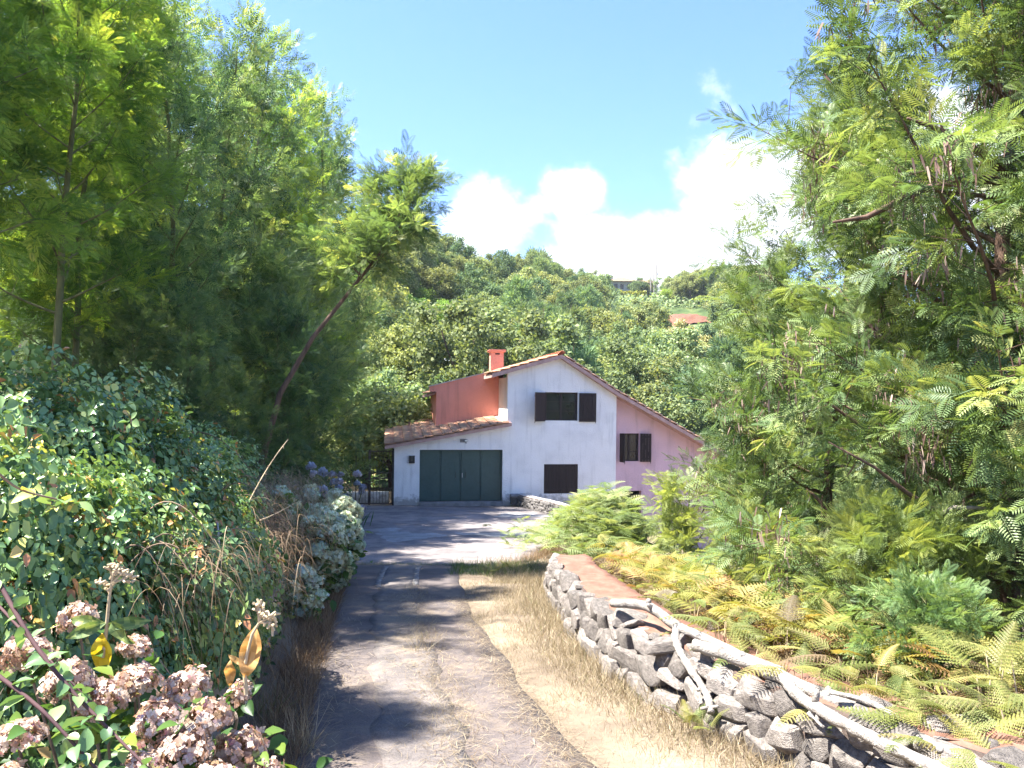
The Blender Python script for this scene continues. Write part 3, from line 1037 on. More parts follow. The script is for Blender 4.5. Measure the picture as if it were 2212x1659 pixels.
# chimney
ch = MB().box((4.06, 2.83, 4.9), (4.62, 3.35, 6.13)).build('chimney', M['red'], house)
MB().box((3.985, 2.755, 6.132), (4.695, 3.425, 6.19)).prism([(3.95, 6.19), (4.73, 6.19), (4.66, 6.235), (4.02, 6.235)], [], 2.72, 3.46).build('chimney_cap', M['red'], ch)
MB().box((4.25, 2.815, 6.02), (4.45, 2.828, 6.075)).build('vent', M['black'], ch)

# garage door
gd = MB().box((GD[0], 0.16, 0.10), (GD[0] + 0.05, 0.255, 2.118)).box((GD[2] - 0.05, 0.16, 0.10), (GD[2], 0.255, 2.118)).box((GD[0] + 0.05, 0.16, 2.07), (GD[2] - 0.05, 0.255, 2.118)).build('garage_door', M['green'], house)
pw = (GD[2] - GD[0] - 0.1) / 4
for k in range(4):
    x0 = GD[0] + 0.05 + k * pw
    b = MB()
    b.box((x0 + 0.006, 0.20, 0.115), (x0 + pw - 0.006, 0.24, 2.062))
    b.box((x0 + 0.010, 0.185, 0.12), (x0 + 0.045, 0.1995, 2.055)).box((x0 + pw - 0.045, 0.185, 0.12), (x0 + pw - 0.010, 0.1995, 2.055))
    b.build('panel', M['green'], gd, bevel=0.003)
for x in (2.37, 2.76):
    MB().tube([(x, 0.199, 1.0), (x, 0.15, 1.01), (x, 0.15, 1.24), (x, 0.199, 1.25)], 0.011, 6).build('handle', M['black'], gd)
MB().box((2.625, 0.176, 1.02), (2.655, 0.184, 1.20)).build('lock_plate', M['cement_cap'], gd)
MB().box((0.95, -0.10, -0.25), (4.22, 0.262, 0.095)).build('door_step', M['grey'], house, bevel=0.01)
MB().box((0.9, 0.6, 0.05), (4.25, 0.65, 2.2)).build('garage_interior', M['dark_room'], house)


def window(r, y, cas=2, rows=3):
    x0, z0, x1, z1 = r
    w = MB().box((x0, y, z0), (x0 + 0.05, y + 0.06, z1)).box((x1 - 0.05, y, z0), (x1, y + 0.06, z1)).box((x0 + 0.05, y, z1 - 0.05), (x1 - 0.05, y + 0.06, z1)).box((x0 + 0.05, y, z0), (x1 - 0.05, y + 0.06, z0 + 0.05)).build('window', M['brown'], house)
    cw = (x1 - x0 - 0.1) / cas
    for c in range(cas):
        a = x0 + 0.05 + c * cw
        sash = MB().box((a, y + 0.008, z0 + 0.05), (a + 0.045, y + 0.05, z1 - 0.05)).box((a + cw - 0.045, y + 0.008, z0 + 0.05), (a + cw, y + 0.05, z1 - 0.05))
        for k in range(1, rows):
            zz = z0 + (z1 - z0) * k / rows
            sash.box((a + 0.045, y + 0.012, zz - 0.012), (a + cw - 0.045, y + 0.04, zz + 0.012))
        sash.build('sash', M['brown'], w)
        for k in range(rows):
            za, zb = z0 + (z1 - z0) * k / rows, z0 + (z1 - z0) * (k + 1) / rows
            MB().box((a + 0.045, y + 0.024, za + 0.012), (a + cw - 0.045, y + 0.03, zb - 0.012)).build('pane', M['pane'], w)
    return w


def shutter(x0, z0, w, h, y, angle, hinge_left, planks=4, brace='z'):
    """one leaf hung at x0, turned by angle about its hinge"""
    s = empty('shutter', (x0, y, z0), angle, house)
    sg = 1 if hinge_left else -1
    pwid = w / planks
    for k in range(planks):
        a, b = sorted((sg * (k * pwid + 0.003), sg * ((k + 1) * pwid - 0.003)))
        MB().box((a, -0.014, 0), (b, 0.014, h)).build('plank', M['brown'], s)
    for zz in (0.10, h - 0.17):
        a, b = sorted((sg * 0.015, sg * (w - 0.015)))
        MB().box((a, -0.034, zz), (b, -0.0145, zz + 0.07)).build('batten', M['brown'], s)
    if brace == 'z':
        p0, p1 = Vector((sg * (w - 0.06), -0.024, 0.18)), Vector((sg * 0.07, -0.024, h - 0.18))
        d = (p1 - p0) / 2
        sidev = Vector((0, 1, 0)).cross(d).normalized() * 0.035
        MB().obox((p0 + p1) / 2, d, (0, 0.009, 0), sidev).build('brace', M['brown'], s)
    MB().box((sg * (w - 0.03) - 0.012, -0.03, -0.06), (sg * (w - 0.03) + 0.012, -0.015, 0.12)).build('bolt', M['black'], s)
    return s


window(W1, 0.12)
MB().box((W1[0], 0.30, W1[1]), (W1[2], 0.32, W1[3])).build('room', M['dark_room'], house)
shutter(W1[0], W1[1] - 0.03, 0.70, 1.14, -0.03, RAD(180 + 44), True)
shutter(W1[2] + 0.04, W1[1] - 0.04, 0.70, 1.14, -0.055, 0, True)
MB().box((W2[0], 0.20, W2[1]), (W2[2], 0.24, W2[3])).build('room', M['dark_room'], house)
shutter(W2[0] + 0.01, W2[1] + 0.01, 0.68, 1.15, 0.03, 0, True, 5, None)
shutter(W2[2] - 0.01, W2[1] + 0.01, 0.68, 1.15, 0.03, 0, False, 5, None)
window(PW, 0.62)
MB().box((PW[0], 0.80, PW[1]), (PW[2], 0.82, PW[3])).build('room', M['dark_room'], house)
shutter(PW[2] + 0.02, PW[1] - 0.02, 0.46, 1.16, 0.44, RAD(-14), True)
shutter(PW[0] - 0.01, PW[1] - 0.02, 0.46, 1.16, 0.46, RAD(98), False)

# mailbox and lamp on the garage wall
mb = empty('mailbox', hw(0.67, -0.002, 1.61), RAD(9))
tag(mb, 'black metal mailbox fixed to the white wall beside the garage door', 'mailbox')
MB().box((-0.11, -0.11, 0), (0.11, 0.0, 0.26)).prism([(-0.115, 0.26), (0.115, 0.26), (0.115, 0.285), (-0.115, 0.285)], [], -0.125, 0).build('body', M['black'], mb, bevel=0.008)
MB().box((-0.085, -0.116, 0.19), (0.085, -0.1105, 0.225)).build('flap', M['black'], mb)
MB().tube([(0, -0.110, 0.12), (0, -0.118, 0.12)], 0.012, 8).build('lock', M['grey'], mb)
la = empty('wall_lamp', hw(2.72, -0.002, 2.42), RAD(9))
tag(la, 'small floodlight on a grey plate above the garage door', 'lamp')
MB().box((-0.20, -0.02, -0.01), (0.06, 0.0, 0.12)).build('mounting_plate', M['grey'], la)
MB().box((-0.03, -0.10, 0.02), (0.11, -0.021, 0.10)).build('lamp_head', M['grey'], la, bevel=0.008)
MB().box((-0.02, -0.106, 0.03), (0.10, -0.1005, 0.09)).build('lens', M['lampglass'], la)
MB().tube([(0.03, -0.06, 0.02), (0.03, -0.07, -0.05)], 0.022, 7).build('sensor', M['grey'], la)

# gate between garage and bank
gt = empty('gate', hw(-0.02, 0.10, 0.0), RAD(9))
tag(gt, 'rusty iron bar gate beside the garage wall, leading to a path', 'gate')


def gate_leaf(x0, x1, name):
    f = MB()
    for x in (x0, x1):
        f.box((x - 0.02, -0.02, 0.02), (x + 0.02, 0.02, 2.08))
    for z in (0.06, 1.02, 1.22, 2.06):
        f.box((x0 + 0.02, -0.015, z - 0.018), (x1 - 0.02, 0.015, z + 0.018))
    fo = f.build(name, M['iron'], gt)
    k = int((x1 - x0) / 0.105)
    for i in range(1, k):
        x = x0 + (x1 - x0) * i / k
        MB().tube([(x, 0, 0.07), (x, 0, 2.05)], 0.008, 5, caps=False).build('bar', M['iron'], fo)


gate_leaf(-0.88, -0.05, 'leaf')
gate_leaf(-1.42, -0.94, 'side_panel')
MB().box((-0.045, -0.05, -0.1), (0.02, 0.05, 2.16)).build('post', M['black'], gt)
MB().box((-0.935, -0.05, -0.1), (-0.885, 0.05, 2.12)).build('post', M['iron'], gt)
pl = MB().box((0, 0, -.2), (1.7, 0.12, 0.42)).build('low_wall', M['white'])
pl.location = hw(-1.9, 0.75, 0)
pl.rotation_euler = (0, 0, RAD(9))
tag(pl, 'low whitewashed wall behind the iron gate', 'wall')

# ------------------------------------------------------------------ far villa
vil = empty('hilltop_villa', at(1362, 606, 221) - np.array([0, 0, 1.5]))
tag(vil, 'pale villa with broad hipped clay roofs on the ridge', 'building')


def hip(b, x0, x1, y0, y1, z0, h, inset):
    b.add([(x0, y0, z0), (x1, y0, z0), (x1, y1, z0), (x0, y1, z0), (x0 + inset, (y0 + y1) / 2, z0 + h), (x1 - inset, (y0 + y1) / 2, z0 + h)],
          [(0, 1, 5, 4), (1, 2, 5), (2, 3, 4, 5), (3, 0, 4), (3, 2, 1, 0)])


M['vroof'] = noisemat('ochre_roof', [(0.3, (0.19, 0.125, 0.075)), (0.7, (0.25, 0.175, 0.11))], scale=2)
M['vwall'] = plain('villa_wall', (0.34, 0.32, 0.29), rough=0.9)
MB().box((-5.6, 0, -4), (1.5, 7, 1.2)).box((1.5, 1, -4), (7.6, 8, 0.9)).build('wall', M['vwall'], vil)
b = MB()
hip(b, -6.6, 2.3, -1, 8, 1.2, 1.7, 3.4)
b.build('roof', M['vroof'], vil)
b = MB()
hip(b, 1.2, 8.6, 0, 9, 0.95, 1.5, 2.6)
b.build('roof', M['vroof'], vil)
MB().box((-5.3, 2, 1.9), (-4.7, 2.6, 3.1)).build('chimney', M['vwall'], vil)
for x in (-4.6, -2.9, -0.9, 3.0, 5.4):
    w = MB().box((x, -0.05 if x < 1 else 0.95, -0.9), (x + 0.9, 0.02 if x < 1 else 1.02, 0.5)).build('window', M['brown'], vil)
    MB().box((x + 0.08, -0.065 if x < 1 else 0.935, -0.82), (x + 0.82, -0.051 if x < 1 else 0.949, 0.42)).build('pane', M['pane'], w)
# ------------------------------------------------------------------ stone walls
def stone_meshes(n, mat, seed, name='stone', squash=1.0):
    out = []
    rg = random.Random(seed)
    for k in range(n):
        bm = bmesh.new()
        for i in range(26):
            v = Vector((rg.uniform(-1, 1), rg.uniform(-1, 1), rg.uniform(-1, 1)))
            # push towards the faces of a box: blocky, angular stones
            m_ = max(abs(v.x), abs(v.y), abs(v.z))
            v = v / m_ * rg.uniform(0.80, 1.0)
            v.x *= 1 - 0.18 * abs(v.z)
            bm.verts.new(v)
        r = bmesh.ops.convex_hull(bm, input=bm.verts)
        bmesh.ops.delete(bm, geom=[g for g in r['geom_interior'] if isinstance(g, bmesh.types.BMVert)], context='VERTS')
        bmesh.ops.dissolve_limit(bm, angle_limit=RAD(14), verts=bm.verts, edges=bm.edges)
        bmesh.ops.bevel(bm, geom=bm.edges[:], offset=0.085, segments=1, affect='EDGES', clamp_overlap=True)
        me = bpy.data.meshes.new(name)
        bm.to_mesh(me)
        bm.free()
        me.materials.append(mat)
        out.append(me)
    return out


stones = stone_meshes(14, M['stone'], 3)
dark_stones = stone_meshes(8, M['dark_stone'], 9)


class Path:
    def __init__(self, pts):
        self.p = np.asarray(pts, float)
        d = np.linalg.norm(np.diff(self.p, axis=0), axis=1)
        self.s = np.concatenate([[0], np.cumsum(d)])
        self.L = self.s[-1]

    def at(self, s):
        return np.array([np.interp(s, self.s, self.p[:, k]) for k in range(self.p.shape[1])])

    def tan(self, s):
        return norm(self.at(min(self.L, s + 0.05)) - self.at(max(0, s - 0.05)))


def wall_body(path, hgt, width, batter, drop, name, mat, parent, top_mat=None, inset=0.06, top_noise=0.02, n=80):
    """core and cap of a wall that follows a path of its left foot; right of the path is its thickness"""
    rg = np.random.default_rng(5)
    ss = np.linspace(0, path.L, n)
    prof = [(inset, -drop), (inset + batter, 0.93), (inset + batter + 0.03, 1.0), (0.3 * width, 1.02), (0.55 * width, 1.025), (0.8 * width, 1.02), (width - 0.02, 1.0), (width, 0.9), (width + 0.05, -drop)]
    V = []
    for s in ss:
        p, t = path.at(s), path.tan(s)
        nrm = np.array([t[1], -t[0]])
        h = hgt(s)
        for k, (a, b) in enumerate(prof):
            q = p[:2] + nrm * (a + rg.normal(0, top_noise * 0.6))
            z = road_z(q[1]) + (b * h if b > 0 else b) + (rg.normal(0, top_noise) if k in (3, 4, 5) else 0)
            V.append((q[0], q[1], z))
    m = len(prof)
    i = np.arange(n * m).reshape(n, m)
    q = np.stack([i[:-1, :-1], i[:-1, 1:], i[1:, 1:], i[1:, :-1]], -1)
    mi = np.zeros(q.shape[:2], int)
    mi[:, 2:6] = 1
    F = q.reshape(-1, 4)
    return link(name, np_mesh(name, V, F, [mat, top_mat or mat], midx=mi.ravel(), smooth=True), parent)


# near wall; the path runs away from the camera, its thickness lies to the right
nw_path = Path(np.column_stack([WX, WY]))
nw_h = lambda s: float(np.interp(nw_path.at(s)[1], WY, WH))
p0 = nw_path.at(3.0)
nw = empty('stone_wall')
tag(nw, 'low basalt retaining wall with a red earth top running along the drive', 'wall')
wall_body(nw_path, nw_h, 0.82, 0.10, 0.3, 'earth_core', M['mortar'], nw, M['red_earth'], inset=0.09)
rg = np.random.default_rng(21)


def lay_stones(path, hf, courses, size, depth, batter, meshes, parent, s_from=0.0, jitter=0.08, top=True, inset=0.0):
    for c in range(courses):
        s = s_from + rg.uniform(0, size[0])
        while s < path.L - 0.05:
            w = rg.uniform(size[0], size[1]) * (1.25 if c == 0 else 1.0)
            p, t = path.at(min(path.L, s + w / 2)), path.tan(min(path.L, s + w / 2))
            n2 = np.array([t[1], -t[0]])
            h = hf(min(path.L, s + w / 2))
            ch = h / courses
            zc = ch * (c + 0.5) + rg.normal(0, 0.08 * ch)
            inn = inset + depth * 0.55 + batter * zc / h + rg.normal(0, 0.010)
            q = p[:2] + n2 * inn
            o = link('stone', meshes[rg.integers(len(meshes))], parent)
            o.location = (q[0], q[1], road_z(q[1]) + zc - 0.02)
            o.scale = (w * rg.uniform(0.56, 0.64), depth * rg.uniform(0.55, 0.75), ch * rg.uniform(0.62, 0.76))
            o.rotation_euler = (rg.normal(0.10, 0.07), rg.normal(0, jitter), math.atan2(t[1], t[0]) + rg.normal(0, 0.12) + (math.pi if rg.random() < 0.5 else 0))
            s += w * rg.uniform(0.90, 1.0)


lay_stones(nw_path, nw_h, 3, (0.20, 0.44), 0.20, 0.10, stones, nw, s_from=0.9)
# loose stones bedded in the top edge near the camera
for k in range(16):
    s = rg.uniform(0.9, 5.6) if k < 11 else rg.uniform(5.6, nw_path.L)
    p, t = nw_path.at(s), nw_path.tan(s)
    n2 = np.array([t[1], -t[0]])
    q = p + n2 * (rg.uniform(0.16, 0.5) if s < 4.2 else rg.uniform(0.14, 0.28))
    o = link('stone', stones[rg.integers(len(stones))], nw, (q[0], q[1], road_z(q[1]) + nw_h(s) - 0.01), (rg.normal(0, .25), rg.normal(0, .25), rg.uniform(0, 6)))
    sc_ = rg.uniform(0.06, 0.15)
    o.scale = (sc_ * rg.uniform(1, 1.7), sc_, sc_ * rg.uniform(0.4, 0.7))

# far parapet by the house: dark stones under a pale cement cap
pa, pb = hw(4.56, -0.15, 0), hit(1236, 1132)
fp = Path([(pb[0] + 0.35, pb[1] - 1.3), (pb[0], pb[1]), ((pa[0] * 0.45 + pb[0] * 0.55) + 0.25, pa[1] * 0.45 + pb[1] * 0.55), (pa[0] + 0.1, pa[1])])
fw = empty('parapet_wall')
tag(fw, 'small curved dark stone parapet with a pale cement top beside the garage', 'wall')
wall_body(fp, lambda s: 0.42, 0.46, 0.04, 0.3, 'core', M['mortar'], fw, M['cement_cap'], inset=0.05, top_noise=0.008, n=40)
lay_stones(fp, lambda s: 0.40, 4, (0.16, 0.34), 0.12, 0.04, dark_stones, fw, jitter=0.15)
MB().box((4.52, -0.42, 0.0), (5.06, -0.005, 0.30)).build('end_block', M['dark_stone'], house, bevel=0.02)
MB().box((4.50, -0.45, 0.301), (5.10, -0.004, 0.40)).build('end_block_cap', M['grey'], house, bevel=0.02)

# ------------------------------------------------------------------ dead branches on the wall
def wood(path_uvh, rads, name, parent=None, seed=0, sides=9, sub=6, knots=()):
    """weathered branch; control points are (pixel u, v, height above the ground)"""
    P = np.array([np.asarray(p, float) if len(p) == 3 and isinstance(p, np.ndarray) else hit(*p) for p in path_uvh])
    n = len(P)
    t = np.linspace(0, n - 1, (n - 1) * sub + 1)
    pts = np.column_stack([np.interp(t, np.arange(n), P[:, k]) for k in range(3)])
    for _ in range(3):
        pts[1:-1] = 0.25 * pts[:-2] + 0.5 * pts[1:-1] + 0.25 * pts[2:]
    r = np.interp(t, np.arange(n), rads)
    g = np.random.default_rng(seed)
    r = r * (1 + g.normal(0, 0.05, len(r)))
    V, F = tube(pts, r, sides, caps=True)
    V[:len(pts) * sides] += g.normal(0, 0.0035, (len(pts) * sides, 3))
    b = MB()
    b.add(V, F)
    for (ti, ang, ln, kr) in knots:
        k = int(ti * (len(pts) - 1))
        d = norm(np.gradient(pts, axis=0)[k])
        a = norm(np.cross(d, (0.2, 0.1, 1)))
        c = np.cross(a, d)
        dirv = a * math.cos(ang) + c * math.sin(ang) + 0.3 * d
        b.tube([pts[k], pts[k] + dirv * (r[k] + ln * .6), pts[k] + dirv * (r[k] + ln)], [kr * 1.5, kr * 1.1, kr * 0.8], 7)
    return b.build(name, M['deadwood'], parent, smooth=True)


HW = 0.52   # height of the wall top above the ground line
lg = empty('forked_branch')
tag(lg, 'bleached forked dead branch propped on the stone wall, its tip in the air', 'branch')


def up(u, v, y):
    return at(u, v, y)


wood([up(1322, 1303, 7.35), up(1402, 1307, 7.10), up(1465, 1356, 6.55), up(1530, 1382, 6.25), up(1593, 1412, 5.9), up(1690, 1447, 5.45)], [0.040, 0.046, 0.044, 0.038, 0.033, 0.02], 'limb', lg, 1, knots=[(0.22, 1.2, 0.03, 0.022), (0.25, 0.4, 0.05, 0.02)])
wood([up(1462, 1352, 6.56), up(1458, 1384, 6.42), up(1478, 1425, 6.2), up(1505, 1465, 5.95), up(1530, 1505, 5.7), up(1536, 1540, 5.6)], [0.038, 0.034, 0.031, 0.029, 0.027, 0.03], 'prop', lg, 2, knots=[(0.45, 2.2, 0.02, 0.014), (0.7, -0.6, 0.02, 0.012), (0.95, 2.0, 0.05, 0.012), (0.96, 0.0, 0.05, 0.012)])
b1 = wood([up(1500, 1393, 6.05), up(1600, 1423, 5.72), up(1730, 1482, 5.25), up(1832, 1524, 4.85), up(1969, 1597, 4.35), up(2125, 1668, 3.85), up(2210, 1720, 3.6)], [0.045, 0.052, 0.05, 0.050, 0.052, 0.055, 0.055], 'fallen_log', None, 3, knots=[(0.17, 1.2, 0.012, 0.024), (0.42, 2.0, 0.02, 0.02), (0.75, 0.5, 0.02, 0.02)])
tag(b1, 'thick bleached log with a cut end lying along the top of the stone wall', 'log')
b2 = wood([up(1690, 1462, 5.18), up(1723, 1505, 5.0), up(1798, 1549, 4.62), up(1900, 1603, 4.2), up(2023, 1660, 3.82), up(2140, 1725, 3.5)], [0.034, 0.04, 0.038, 0.036, 0.034, 0.034], 'fallen_branch', None, 4, knots=[(0.33, 1.4, 0.07, 0.018), (0.34, -1.2, 0.05, 0.014)])
tag(b2, 'bleached dead branch with a stub, lying against the camera side of the thick log', 'branch')
b2['label'] = 'slimmer bleached branch with a stub, lying along the drive side of the thick log'
b3 = wood([up(1795, 1494, 4.85), up(1883, 1518, 4.65), up(1945, 1553, 4.42)], [0.016, 0.018, 0.014], 'dead_stick', None, 5)
tag(b3, 'short thin bleached stick with a split end by the ferns', 'stick')
b4 = wood([up(1745, 1540, 4.62), up(1780, 1572, 4.5)], [0.012, 0.009], 'dead_stick', None, 6)
tag(b4, 'tiny grey stick lying on the wall stones', 'stick')

# ------------------------------------------------------------------ leaf templates: (verts, quads, tint offset per face)
def acacia_frond(n, w=0.05, ln=0.36):
    V, F = [], []

    def quad(a, b, c, d):
        k = len(V)
        V.extend([a, b, c, d])
        F.append((k, k + 1, k + 2, k + 3))
    dr = lambda x: -0.14 * x * x
    quad((0, -0.008, 0), (1, -0.004, dr(1)), (1, 0.004, dr(1)), (0, 0.008, 0))
    for i in range(n):
        t = 0.14 + 0.86 * (i + 0.5) / n
        l = ln * math.sin(math.pi * (0.18 + 0.72 * t))
        for s in (-1, 1):
            d = np.array([math.cos(RAD(58)), s * math.sin(RAD(58)), 0.10])
            pr_ = np.array([-d[1], d[0], 0]) * w
            a = np.array([t, 0, dr(t)])
            quad(tuple(a), tuple(a + d * l * 0.5 - pr_), tuple(a + d * l + (0, 0, -0.05)), tuple(a + d * l * 0.5 + pr_))
    return np.array(V), np.array(F), np.zeros(len(F))


def spray(seed, K, n, w, flen=0.42, flat=0.55):
    """a twig with fronds all round, tip along +x, length 1"""
    g = np.random.default_rng(seed)
    fr = acacia_frond(n, w)
    t = np.linspace(0.05, 1.0, K)
    th = np.arange(K) * 2.4 + g.uniform(0, 6)
    rad_ = np.stack([np.zeros(K), np.cos(th), np.sin(th) * flat + 0.12], -1)
    ang = RAD(58) - t * RAD(34) + g.normal(0, .1, K)
    D = np.cos(ang)[:, None] * np.array([1, 0, 0]) + np.sin(ang)[:, None] * norm(rad_)
    T = np.column_stack([t, np.zeros(K), -0.10 * t * t])
    V, F, ft = scatter(fr, frames(D, g, 0.5), T, flen * (1.1 - 0.35 * t) * g.uniform(.85, 1.15, K), np.zeros(K))
    ft = np.repeat(g.uniform(-0.10, 0.10, K) + 0.14 * (t - .5), len(fr[1]))
    tw = np.array([(0, -.012, 0), (1, -.004, -.1), (1, .004, -.1), (0, .012, 0)])
    V = np.concatenate([V, tw])
    F = np.concatenate([F, [[len(V) - 4, len(V) - 3, len(V) - 2, len(V) - 1]]])
    return V, F, np.append(ft, -0.1)


def leaf_oval(fold=0.18, n=3, wid=0.55):
    """folded oval leaf along +x"""
    prof = [(0, 0), (0.25, 0.85), (0.6, 0.8), (1, 0)]
    V = [(x, 0, -0.16 * x * x) for x, _ in prof]
    F = []
    for s in (-1, 1):
        b = len(V)
        for x, y in prof[1:3]:
            V.append((x, s * y * wid / 2, fold * y * wid - 0.16 * x * x))
        F += [(0, b, 1, 1), (1, b, b + 1, 2), (2, b + 1, 3, 3)] if s < 0 else [(0, 1, b, b), (1, 2, b + 1, b), (2, 3, b + 1, b + 1)]
    return V, F


def quadify(F):
    return np.array(F)


def oval_template(**k):
    # two kite quads per leaf: cheap, folded along the midrib
    wid = k.get('wid', 0.6)
    fold = k.get('fold', 0.15)
    V = np.array([(0, 0, 0), (0.5, 0, -0.03), (1, 0, -0.12), (0.42, -wid / 2, fold), (0.42, wid / 2, fold), (0.75, -wid * .36, fold * .6 - .05), (0.75, wid * .36, fold * .6 - .05)])
    F = np.array([(0, 3, 5, 1), (1, 5, 2, 2), (0, 1, 6, 4), (1, 2, 6, 6)])
    # keep to true quads: split the tips differently
    F = np.array([(0, 3, 5, 2), (0, 2, 6, 4)])
    return V, F, np.zeros(len(F))


def fine_leaf(wid=0.62, fold=0.14, droop=0.22):
    xs = [0, .15, .35, .6, .82, 1]
    ws = [0.04, .6, .98, .9, .5, 0.02]
    V, F = [], []
    for x, w in zip(xs, ws):
        for s in (-1, 0, 1):
            V.append((x, s * w * wid / 2, abs(s) * fold * w - droop * x * x + 0.015 * math.sin(11 * x + 2 * s)))
    for i in range(5):
        for k in range(2):
            F.append((3 * i + k, 3 * i + 3 + k, 3 * i + 4 + k, 3 * i + 1 + k))
    return np.array(V), np.array(F), np.zeros(len(F))


def trifoliate():
    o = oval_template(wid=0.72, fold=0.12)
    parts = []
    for a, s, off in ((0, 1.0, 0.25), (1.25, 0.8, 0.18), (-1.25, 0.8, 0.18)):
        c, sn = math.cos(a), math.sin(a)
        R = np.array([[c, -sn, 0], [sn, c, 0], [0, 0, 1]])
        parts.append(((o[0] * s) @ R.T + np.array([off * c, off * sn, 0]), o[1], o[2]))
    v, f, t = join(parts)
    return v, f, np.repeat([0.0, 0.04, -0.04], 2)


def floret():
    V, F = [], []
    for k in range(4):
        a = k * math.pi / 2
        for (x, y, z) in ((0.02, 0, 0), (0.55, -0.44, 0.22), (1.0, 0, 0.05), (0.55, 0.44, 0.22)):
            V.append((x * math.cos(a) - y * math.sin(a), x * math.sin(a) + y * math.cos(a), z))
        F.append(tuple(range(4 * k, 4 * k + 4)))
    return np.array(V), np.array(F), np.array([-0.06, 0.02, 0.05, 0.0])


def flower_head(name, n, size, mat, seed, tmean, tsd, drop=-0.35):
    """rounded head of many florets, radius 1"""
    g = np.random.default_rng(seed)
    k = np.arange(n)
    z = 1 - (1 - drop) * (k + 0.5) / n
    ph = k * 2.39996 + g.normal(0, .15, n)
    r = np.sqrt(np.maximum(0, 1 - z * z))
    N = np.stack([r * np.cos(ph), r * np.sin(ph), z], -1)
    lump = 1 + 0.10 * np.sin(3 * ph + seed) + g.normal(0, 0.09, n)
    A = norm(np.cross(N, norm(g.normal(size=(n, 3)))))
    Nn = norm(N + g.normal(0, .42, (n, 3)))
    A = norm(A - (A * Nn).sum(1, keepdims=True) * Nn)
    Mx = np.stack([A, np.cross(Nn, A), Nn], 2)
    V, F, t = scatter(floret(), Mx, N * lump[:, None] * np.array([1, 1, 0.85]), size * g.uniform(.8, 1.2, n), np.clip(g.normal(tmean, tsd, n), 0, 1))
    V2, F2, t2 = scatter(floret(), Mx, N * lump[:, None] * np.array([1, 1, .85]) * 0.82, size * g.uniform(.8, 1.2, n), np.clip(g.normal(tmean - .2, tsd, n), 0, 1))
    V, F, t = join([(V, F, t), (V2, F2, t2)])
    return np_mesh(name, V, F, mat, tint=t)


def bracken(npair, near):
    """triangular bracken frond along +x, length 1, arching"""
    V, F = [], []

    def quad(*p):
        k = len(V)
        V.extend(p)
        F.append((k, k + 1, k + 2, k + 3))
    zc = lambda x: 0.16 * x - 0.42 * x * x
    for i in range(5):
        x0, x1 = i / 5, (i + 1) / 5
        quad((x0, -0.006, zc(x0)), (x1, -0.004, zc(x1)), (x1, 0.004, zc(x1)), (x0, 0.006, zc(x0)))
    for i in range(npair):
        t = 0.20 + 0.80 * i / npair
        l = (0.32 if near else 0.44) * (1.02 - t) ** 0.8 + 0.02
        for s in (-1, 1):
            d = np.array([0.42, s * 0.9, -0.10])
            d /= np.linalg.norm(d)
            a = np.array([t, 0, zc(t)])
            pv = np.array([-d[1], d[0], 0])
            w = 0.36 * 0.8 / npair
            if near:
                m = 8
                for j in range(m):
                    q = j / m
                    pl_ = w * 1.5 * (1 - 0.8 * q)
                    c = a + d * l * q + np.array([0, 0, -0.16 * l * q * q])
                    st = d * l / m
                    c2 = a + d * l * (q + 1 / m) + np.array([0, 0, -0.16 * l * (q + 1 / m) ** 2])
                    for e in (-1, 1):
                        tip = c + pv * e * pl_ + st * 0.75 + np.array([0, 0, -0.015])
                        quad(tuple(c), tuple(c2), tuple(tip + st * .12), tuple(tip - st * .2))
            else:
                m_ = a + d * l * 0.35 + np.array([0, 0, 0.01])
                quad(tuple(a), tuple(m_ - pv * w * 0.8), tuple(a + d * l + np.array([0, 0, -0.10 * l])), tuple(m_ + pv * w * 0.8))
    return np.array(V), np.array(F), np.zeros(len(F))


def blade():
    V = np.array([(0, -0.5, 0), (0, 0.5, 0), (0.02, 0.38, 0.55), (0.02, -0.38, 0.55), (0.12, -0.06, 1), (0.12, 0.06, 1)])
    V[:, 1] *= 0.022
    V[:, 0] *= 2.2
    return V, np.array([(0, 1, 2, 3), (3, 2, 5, 4)]), np.zeros(2)


# ------------------------------------------------------------------ wattle trees
SPR_NEAR = [spray(s, 10, 9, 0.027, 0.50) for s in range(3)]
SPR_MID = [spray(s + 10, 9, 7, 0.034, 0.52) for s in range(3)]
SPR_LOW = [spray(s + 20, 8, 5, 0.050, 0.52) for s in range(3)]


def bend_path(a, d, L, n, g, up_pull=0.25, wob_=0.06):
    pts = [np.array(a, float)]
    d = norm(d)
    for i in range(n):
        d = norm(d + np.array([0, 0, up_pull / n]) + g.normal(0, wob_, 3))
        pts.append(pts[-1] + d * L / n)
    return np.array(pts)


